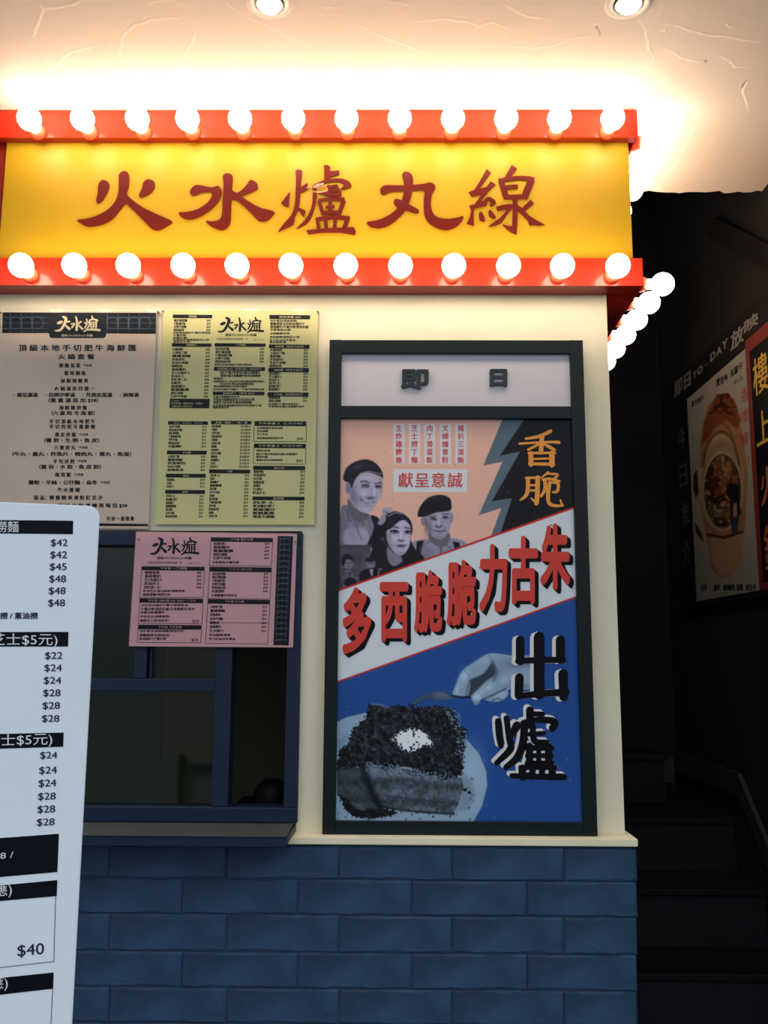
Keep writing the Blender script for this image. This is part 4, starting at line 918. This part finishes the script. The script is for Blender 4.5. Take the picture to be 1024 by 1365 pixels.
for y, a, b, h in ((385,122,340,12),(404,120,265,14),(460,112,360,12),(480,110,392,14),(497,108,235,14),(519,106,262,12),(540,104,258,14),(595,104,340,12),(617,102,262,15),(636,100,244,14),(235,485,625,14),(408,478,615,14),(616,468,580,13),(637,466,605,14)):
    n = max(4, int((b-a)/15)); s = ''.join(FOOD[(k_[0]+j) % len(FOOD)][:2]+('/' if j % 2 else '') for j in range(n//2+1))[:n]; k_[0] += 3; ik.text(s, a, y, h, b, .03)
ik.text('$28', 380, 543, 22, 415, .015, res=2); ik.text('$24', 375, 641, 22, 410, .015, res=2)
ik.obj('black_print', MT['ink'], m3, kind='stuff')
ik = Ink(pl, .0007, 0, Z3)
for s, a, b, y in (('下午茶 一丁撈麵',210,352,267),('下午茶 通粉麵 $28 加$5一丁$35',145,398,436),('下午茶 三文治類',200,325,575),('下午茶 甜多士類',580,698,115),('下午茶 腸粉類',572,692,272),('下午茶 多士類',550,650,441)): ik.text(s, a, y, 12, b, .0)
ik.obj('pink_print', MT['pink'], m3, kind='stuff')
ik = Ink(pl, .0007, 0, Z3)
for k in range(19):
    y = 108+k*29.5; x = 866-(y-95)*.0405
    for dx in (-24, 0, 24):
        ik.stroke([(x+dx, y-11, 1.6), (x+dx-.5, y+11, 1.6)], False)
    ik.stroke([(x-34, y, 1.6), (x+34, y+1, 1.6)], False); ik.stroke([(x-34,y+14,1.6),(x,y+2,1.6),(x+34,y+14,1.6)], False)
ik.obj('lattice_print', MT['lattice'], m3, kind='stuff')

# ================================================================== FOREGROUND BOARD
th_ = math.radians(15)
dirx = np.array([math.cos(th_), math.sin(th_), 0]); nB = np.array([math.sin(th_), -math.cos(th_), 0])
pR = FP(1.10).at([116.], [900.])[0]
BP = Plane(pR, nB)
c1 = BP.at([128.5], [678.])[0]; c2 = BP.at([100.], [1365.])[0]
xr = BP.at([114.5], [1020.])[0]; ztop = BP.at([60.], [671.5])[0][2]
bd = thing('menu_board', 'white menu board standing in the left foreground with black price bars', 'menu board', (xr[0]-dirx[0]*.28, xr[1]-dirx[1]*.28, 0))
so = np.array(bd.location)
wB, zb_, rr = .56, .62, .014
out = []
for cx_, cz_, a0_ in ((wB-rr, ztop-rr, 0), (rr, ztop-rr, 90), (rr, zb_+rr, 180), (wB-rr, zb_+rr, 270)):
    for k in range(7):
        a = math.radians(a0_+15*k); out.append((cx_+rr*math.cos(a), cz_+rr*math.sin(a)))
n = len(out); v = []
for t in (0, .010):
    for u, z in out: p = xr-dirx*(wB-u); v.append((p[0]-nB[0]*t-so[0], p[1]-nB[1]*t-so[1], z))
f = [tuple(range(n)), tuple(range(2*n-1, n-1, -1))]+[(i, n+i, n+(i+1) % n, (i+1) % n) for i in range(n)]
me = mesh('board', v, f); bm = bmesh.new(); bm.from_mesh(me); bmesh.ops.recalc_face_normals(bm, faces=bm.faces)
bmesh.ops.bevel(bm, geom=[e for e in bm.edges if abs(e.verts[0].co.z-e.verts[1].co.z)+abs((e.verts[0].co-e.verts[1].co).length) > 0 and len(e.link_faces) == 2 and any(len(fc.verts) > 4 for fc in e.link_faces)], offset=.0012, segments=2, affect='EDGES'); bm.to_mesh(me); bm.free()
link('board', me, MT['board'], bd)
def bp(u, back, z): p = xr-dirx*(wB-u)-nB*back; return (p[0], p[1], z)
def leg(u):
    a = np.array(bp(u, .03, 0))-so; b_ = np.array(bp(u, .03, zb_+.5))-so
    me = boxes('leg', [(a[0]-.012, a[0]+.012, a[1]-.012, a[1]+.012, 0, zb_+.5)], .002); return link('leg', me, MT['brushed'], bd)
leg(.1); leg(wB-.1)
a = np.array(bp(.28, .03, 0))-so
foot = boxes('base_plate', [(-.27, .27, -.14, .14, 0, .012)], .003); o = link('base_plate', foot, MT['brushed'], bd); o.location = a; o.rotation_euler = (0, 0, th_)
o = link('cross_bar', boxes('cross_bar', [(-.2, .2, -.006, .006, -.012, .012)], .002), MT['brushed'], bd); o.location = (a[0], a[1], zb_+.2); o.rotation_euler = (0, 0, th_)
o = link('cross_bar', boxes('cross_bar', [(-.2, .2, -.014, .014, -.012, .012)], .002), MT['brushed'], bd); o.location = (a[0]+nB[0]*.012, a[1]+nB[1]*.012, zb_+.45); o.rotation_euler = (0, 0, th_)
ZA = (0, 660, 3.9); ZD = (0, 960, 3.37)
ik = Ink(BP, .0003, 0, ZA)
for z_, p_ in ((ZA,[(-900,121),(381,133),(379,203),(-900,191)]),(ZA,[(-900,714),(356,711),(354,787),(-900,787)]),(ZA,[(-900,1262),(331,1234),(329,1308),(-900,1346)]),
               (ZD,[(-780,587),(265,510),(258,682),(-780,773)]),(ZD,[(-780,816),(258,718),(255,790),(-780,882)]),(ZD,[(-780,1238),(241,1133),(239,1206),(-780,1322)])):
    ik.Z(z_); ik.poly(p_); ik.out('heading_bar', MT['ink'], bd)
ik = Ink(BP, .0006, 0, ZA)
for k, (s, y) in enumerate((('$42',249),('$42',312),('$45',374),('$48',437),('$48',499),('$48',562))): x = 352-k*2.7; ik.text(s, x-88, y-4, 47, x, .012, res=4); ik.out('price', MT['inkb'], bd)
ik.text('加配撈 / 蔥油撈', -82, 627, 33, 197, .03, res=2); ik.out('note', MT['inkb'], bd)
for k, (s, y) in enumerate((('$22',836),('$24',900),('$24',965),('$28',1030),('$28',1096),('$28',1163))): x = 325-k*3.2; ik.text(s, x-91, y-4, 47, x, .012, res=4); ik.out('price', MT['inkb'], bd)
ik.text('$24', 209, 1350, 47, 298, .012, res=4); ik.out('price', MT['inkb'], bd)
ik.Z(ZD)
for k, (s, y) in enumerate((('$24',228),('$24',286),('$28',345),('$28',403),('$28',461))): x = 256-k*2.6; ik.text(s, x-80, y-4, 42, x, .012, res=4, skew=-.03); ik.out('price', MT['inkb'], bd)
ik.text('$40', 78, 1034, 66, 198, .006, res=4, skew=-.09); ik.out('price', MT['inkb'], bd)
ik.stroke([(250,788,2.6),(242,1084,2.6)], False); ik.stroke([(242,1084,2.6),(-60,1118,2.6)], False); ik.stroke([(237,1206,2.6),(226,1420,2.6)], False)
ik.obj('box_outline', MT['inkb'], bd, kind='stuff')
ik = Ink(BP, .0006, 0, ZA)
ik.text('撈麵', -24, 165, 58, 97, .006, res=3); ik.text('（加芝士$5元)', -160, 750, 62, 299, .0, res=3); ik.text('（加芝士$5元)', -188, 1280, 62, 272, .0, res=3, skew=-.03)
ik.Z(ZD); ik.text('飲品 $28 /', -190, 624, 36, 60, .0, res=3, skew=-.08); ik.text('（外賣供應)', -240, 782, 58, 53, .0, res=3, skew=-.08); ik.text('（外賣供應)', -258, 1202, 56, 35, .0, res=3, skew=-.08)
ik.obj('heading_print', MT['inkw'], bd, kind='stuff')

# ================================================================== STAIRWELL POSTERS
RP = Plane((XW-.02, 0, 0), (-1, 0, 0))
def dy_(px, py=640): return float(RP.at([float(px)], [float(py)])[0][1])
def dz_(px, py): return float(RP.at([float(px)], [float(py)])[0][2])-1.5
def rq(y0, y1, z0, z1, X=XW-.02):   # far, near depth -> pixel quad
    return [proj((X, y0, 1.5+z1)), proj((X, y1, 1.5+z1)), proj((X, y1, 1.5+z0)), proj((X, y0, 1.5+z0))]
hb = thing('poster_display', 'long dark poster panel with pale header lettering on the stairwell wall', 'poster display', (XW, 2.9, 1.5+.18))
slab_on('panel_board', RP, rq(3.60, 2.15, .185, 1.10), .019, MT['stair'], hb)
ik = Ink(RP, .001)
def wallfit(ik, t, y0, y1, z0, z1, bold=.02, res=2):
    v, f = glyphs(t, 0.0, res); v, f, e_ = ik.fatten(v, f, bold); a, b = v[:, :2].min(0), v[:, :2].max(0)
    Y = y0+(v[:, 0]-a[0])/(b[0]-a[0])*(y1-y0); Zz = 1.5+z0+(v[:, 1]-a[1])/(b[1]-a[1])*(z1-z0); n0 = len(ik.v)
    ik.v += [np.array((XW-.02-ik.lift-e2, p, q_)) for p, q_, e2 in zip(Y, Zz, e_)]; ik.f += [tuple(i+n0 for i in g_) for g_ in f]
for t, xa, ya, xb, yb, b in (('即',899,501,910,532,.02),('日',912,493,921,521,.02),('T',924,493,929,506,.02),('O',930,485,937,501,.02),('-',940,484,944,488.5,0),('D',947,466,954,483,.02),('A',955,459,962.5,476,.02),('Y',963,450,970,468,.02),('放',974,430,992,469,.03),('映',992,413,1011,447,.03)):
    d_ = .82*(xb-xa); ik.fit(t, xa, ya+d_, xb, yb, .04 if b == .02 else b, 3, dy=-d_)
    ik.out('header_character', MT['dimwhite'], hb)
ik = Ink(RP, .001)
for k, t in enumerate('今日推介'): wallfit(ik, t, 3.53, 3.44, .80-.15*k, .89-.15*k, .02); ik.out('side_character', MT['tealink'], hb)
# clay pot poster
wp = thing('wall_poster', 'white poster of a clay pot dish with red lettering, on the stairwell panel', 'poster', (XW-.02, 3.2, 1.5+.2))
qd = rq(3.395, 2.812, .203, .977, XW-.022)
slab_on('poster_board', Plane((XW-.022, 0, 0), (-1, 0, 0)), qd, .0015, MT['dimwhite'], wp)
PP = Plane((XW-.0225, 0, 0), (-1, 0, 0)); g = Paint(PP, qd, .7); g.Z((820, 400, 3.25))
g.c[:] = (.72, .74, .72)
def ringpts(cx, cy, rx, ry, a0, a1): return [(cx+rx*math.cos(math.radians(a)), cy-ry*math.sin(math.radians(a))) for a in np.linspace(a0, a1, 14)]
g.poly([(365,700),(375,560),(400,460),(450,410),(490,405),(525,470),(550,560),(575,760),(565,960),(545,1130),(500,1200),(455,1205),(420,1160),(400,1050),(370,900)], (.72,.55,.38), 2)
g.poly([(370,640),(390,520),(440,410),(490,402),(520,440),(545,520),(530,560),(480,520),(430,560)], (.56,.30,.18), 3); nz = g.noise(14, 5); al = np.clip(.5-g.sd([(385,540),(440,412),(490,404),(520,440),(535,500),(440,490)])/5, 0, 1)*(nz > .6); g.mixin(al*.8, (.25,.10,.08))
g.ell(462,790,98,210,(.82,.74,.62),2); g.ell(465,800,92,195,(.70,.62,.5),3); g.line(ringpts(460,800,86,230,20,160), 9, (.45,.33,.22), 3); g.line(ringpts(458,860,88,330,25,155), 7, (.5,.38,.27), 3)
g.ell(466,828,86,172,(.86,.80,.70),2); g.ell(466,828,80,160,(.24,.15,.10),2)
n1, n2 = g.noise(26, 8), g.noise(12, 9); al = np.clip(.5-(np.sqrt(((g.xy()[0]-466)/76)**2+((g.xy()[1]-828)/154)**2)-1)*70/5, 0, 1)
g.mixin(al*(n1 > .55), (.55,.34,.20)); g.mixin(al*(n2 > .68), (.72,.62,.45)); g.blur(485,740,30,50,(.72,.58,.40),.8); g.blur(430,790,20,40,(.50,.16,.10),.7); g.blur(450,920,50,24,(.70,.62,.46),.7)
g.ell(512,830,28,36,(.05,.05,.06),2); g.poly([(498,855),(532,855),(548,925),(538,930),(530,1005),(508,1010),(500,930)], (.10,.11,.14), 2); g.poly([(512,880),(528,878),(530,940),(512,940)], (.80,.60,.55), 2); g.poly([(505,940),(532,940),(530,1005),(508,1008)], (.18,.28,.46), 2)
g.poly([(415,1030),(555,1005),(560,1060),(545,1150),(500,1195),(450,1190),(418,1120)], (.80,.70,.56), 4, .8); g.line([(400,1015),(470,1030),(550,1005)], 10, (.22,.15,.12), 3)
g.poly([(340,760),(355,735),(362,830),(350,860),(340,820)], (.12,.12,.12), 2); g.poly([(345,960),(375,1010),(385,1050),(352,1010)], (.2,.16,.12), 2)
g.c *= .62  # whole picture darkened: the stairwell's shade is put into the print colours
g.obj('printed_picture', MT['photo2'], wp)
ik = Ink(PP, .001, 0, (820, 400, 3.25))
def wl_(s, cs, bold=.02):
    for ch, (x0, y0, x1, y1) in zip(s, cs): ik.fit(ch, x0, y0, x1, y1, bold, 2, dy=(x1-x0)*-.75)
wl_('煲粒咪馬騮仔', [(438,345,455,380),(457,335,472,370),(474,325,488,355),(500,305,515,338),(517,290,533,325),(536,275,552,308)])
wl_('真材實料', [(332,440,344,470),(346,430,358,462),(360,422,371,452),(373,412,384,440)], .01); wl_('唱片公司', [(516,350,524,368),(526,344,534,362),(536,338,543,356),(545,332,552,350)], 0)
for s, a in (('足本',385),('獻映',440),('最強',482),('鮮味',505),('隆重',540),('推出',578),('上映',598)): ik.fit(s, a-12, 1232, a+14, 1262, .02, 2, dy=-6)
ik.obj('black_print', MT['black'], wp, kind='stuff')
ik = Ink(PP, .001, 0, (820, 400, 3.25))
for ch, y in (('香', 385), ('噴', 480), ('噴', 580)): ik.fit(ch, 546, y, 576, y+62, .0, 2, dy=-16); ik.out('red_character', MT['redink2'], wp)
ik.stroke([(577,680,4),(578,720,2)]); ik.out('red_character', MT['redink2'], wp)
# second poster, cut by the frame
w2 = thing('wall_poster', 'black poster in a red border with tall yellow characters, right edge of the stairwell panel', 'poster', (XW-.02, 2.6, 1.5+.2))
slab_on('red_border', Plane((XW-.022, 0, 0), (-1, 0, 0)), rq(2.811, 2.20, .203, 1.0, XW-.022), .0015, MT['plum'], w2)
slab_on('black_field', Plane((XW-.0235, 0, 0), (-1, 0, 0)), rq(2.775, 2.23, .225, .955, XW-.0235), .0015, MT['black'], w2)
ik = Ink(RP, .0045)
for t, y1, y2 in (('樓', 530, 478), ('上', 598, 554)): wallfit(ik, t, 2.758, 2.645, dz_(1008, y1), dz_(1008, y2), .012); ik.out('yellow_character', MT['gold'], w2)
ik = Ink(RP, .0045)
for t, y1, y2 in (('火', 678, 628), ('鍋', 766, 703)): wallfit(ik, t, 2.75, 2.64, dz_(1012, y1), dz_(1012, y2), .012); ik.out('orange_character', MT['orange2'], w2)

bpy.data.objects.remove(_to); bpy.data.curves.remove(_tc)
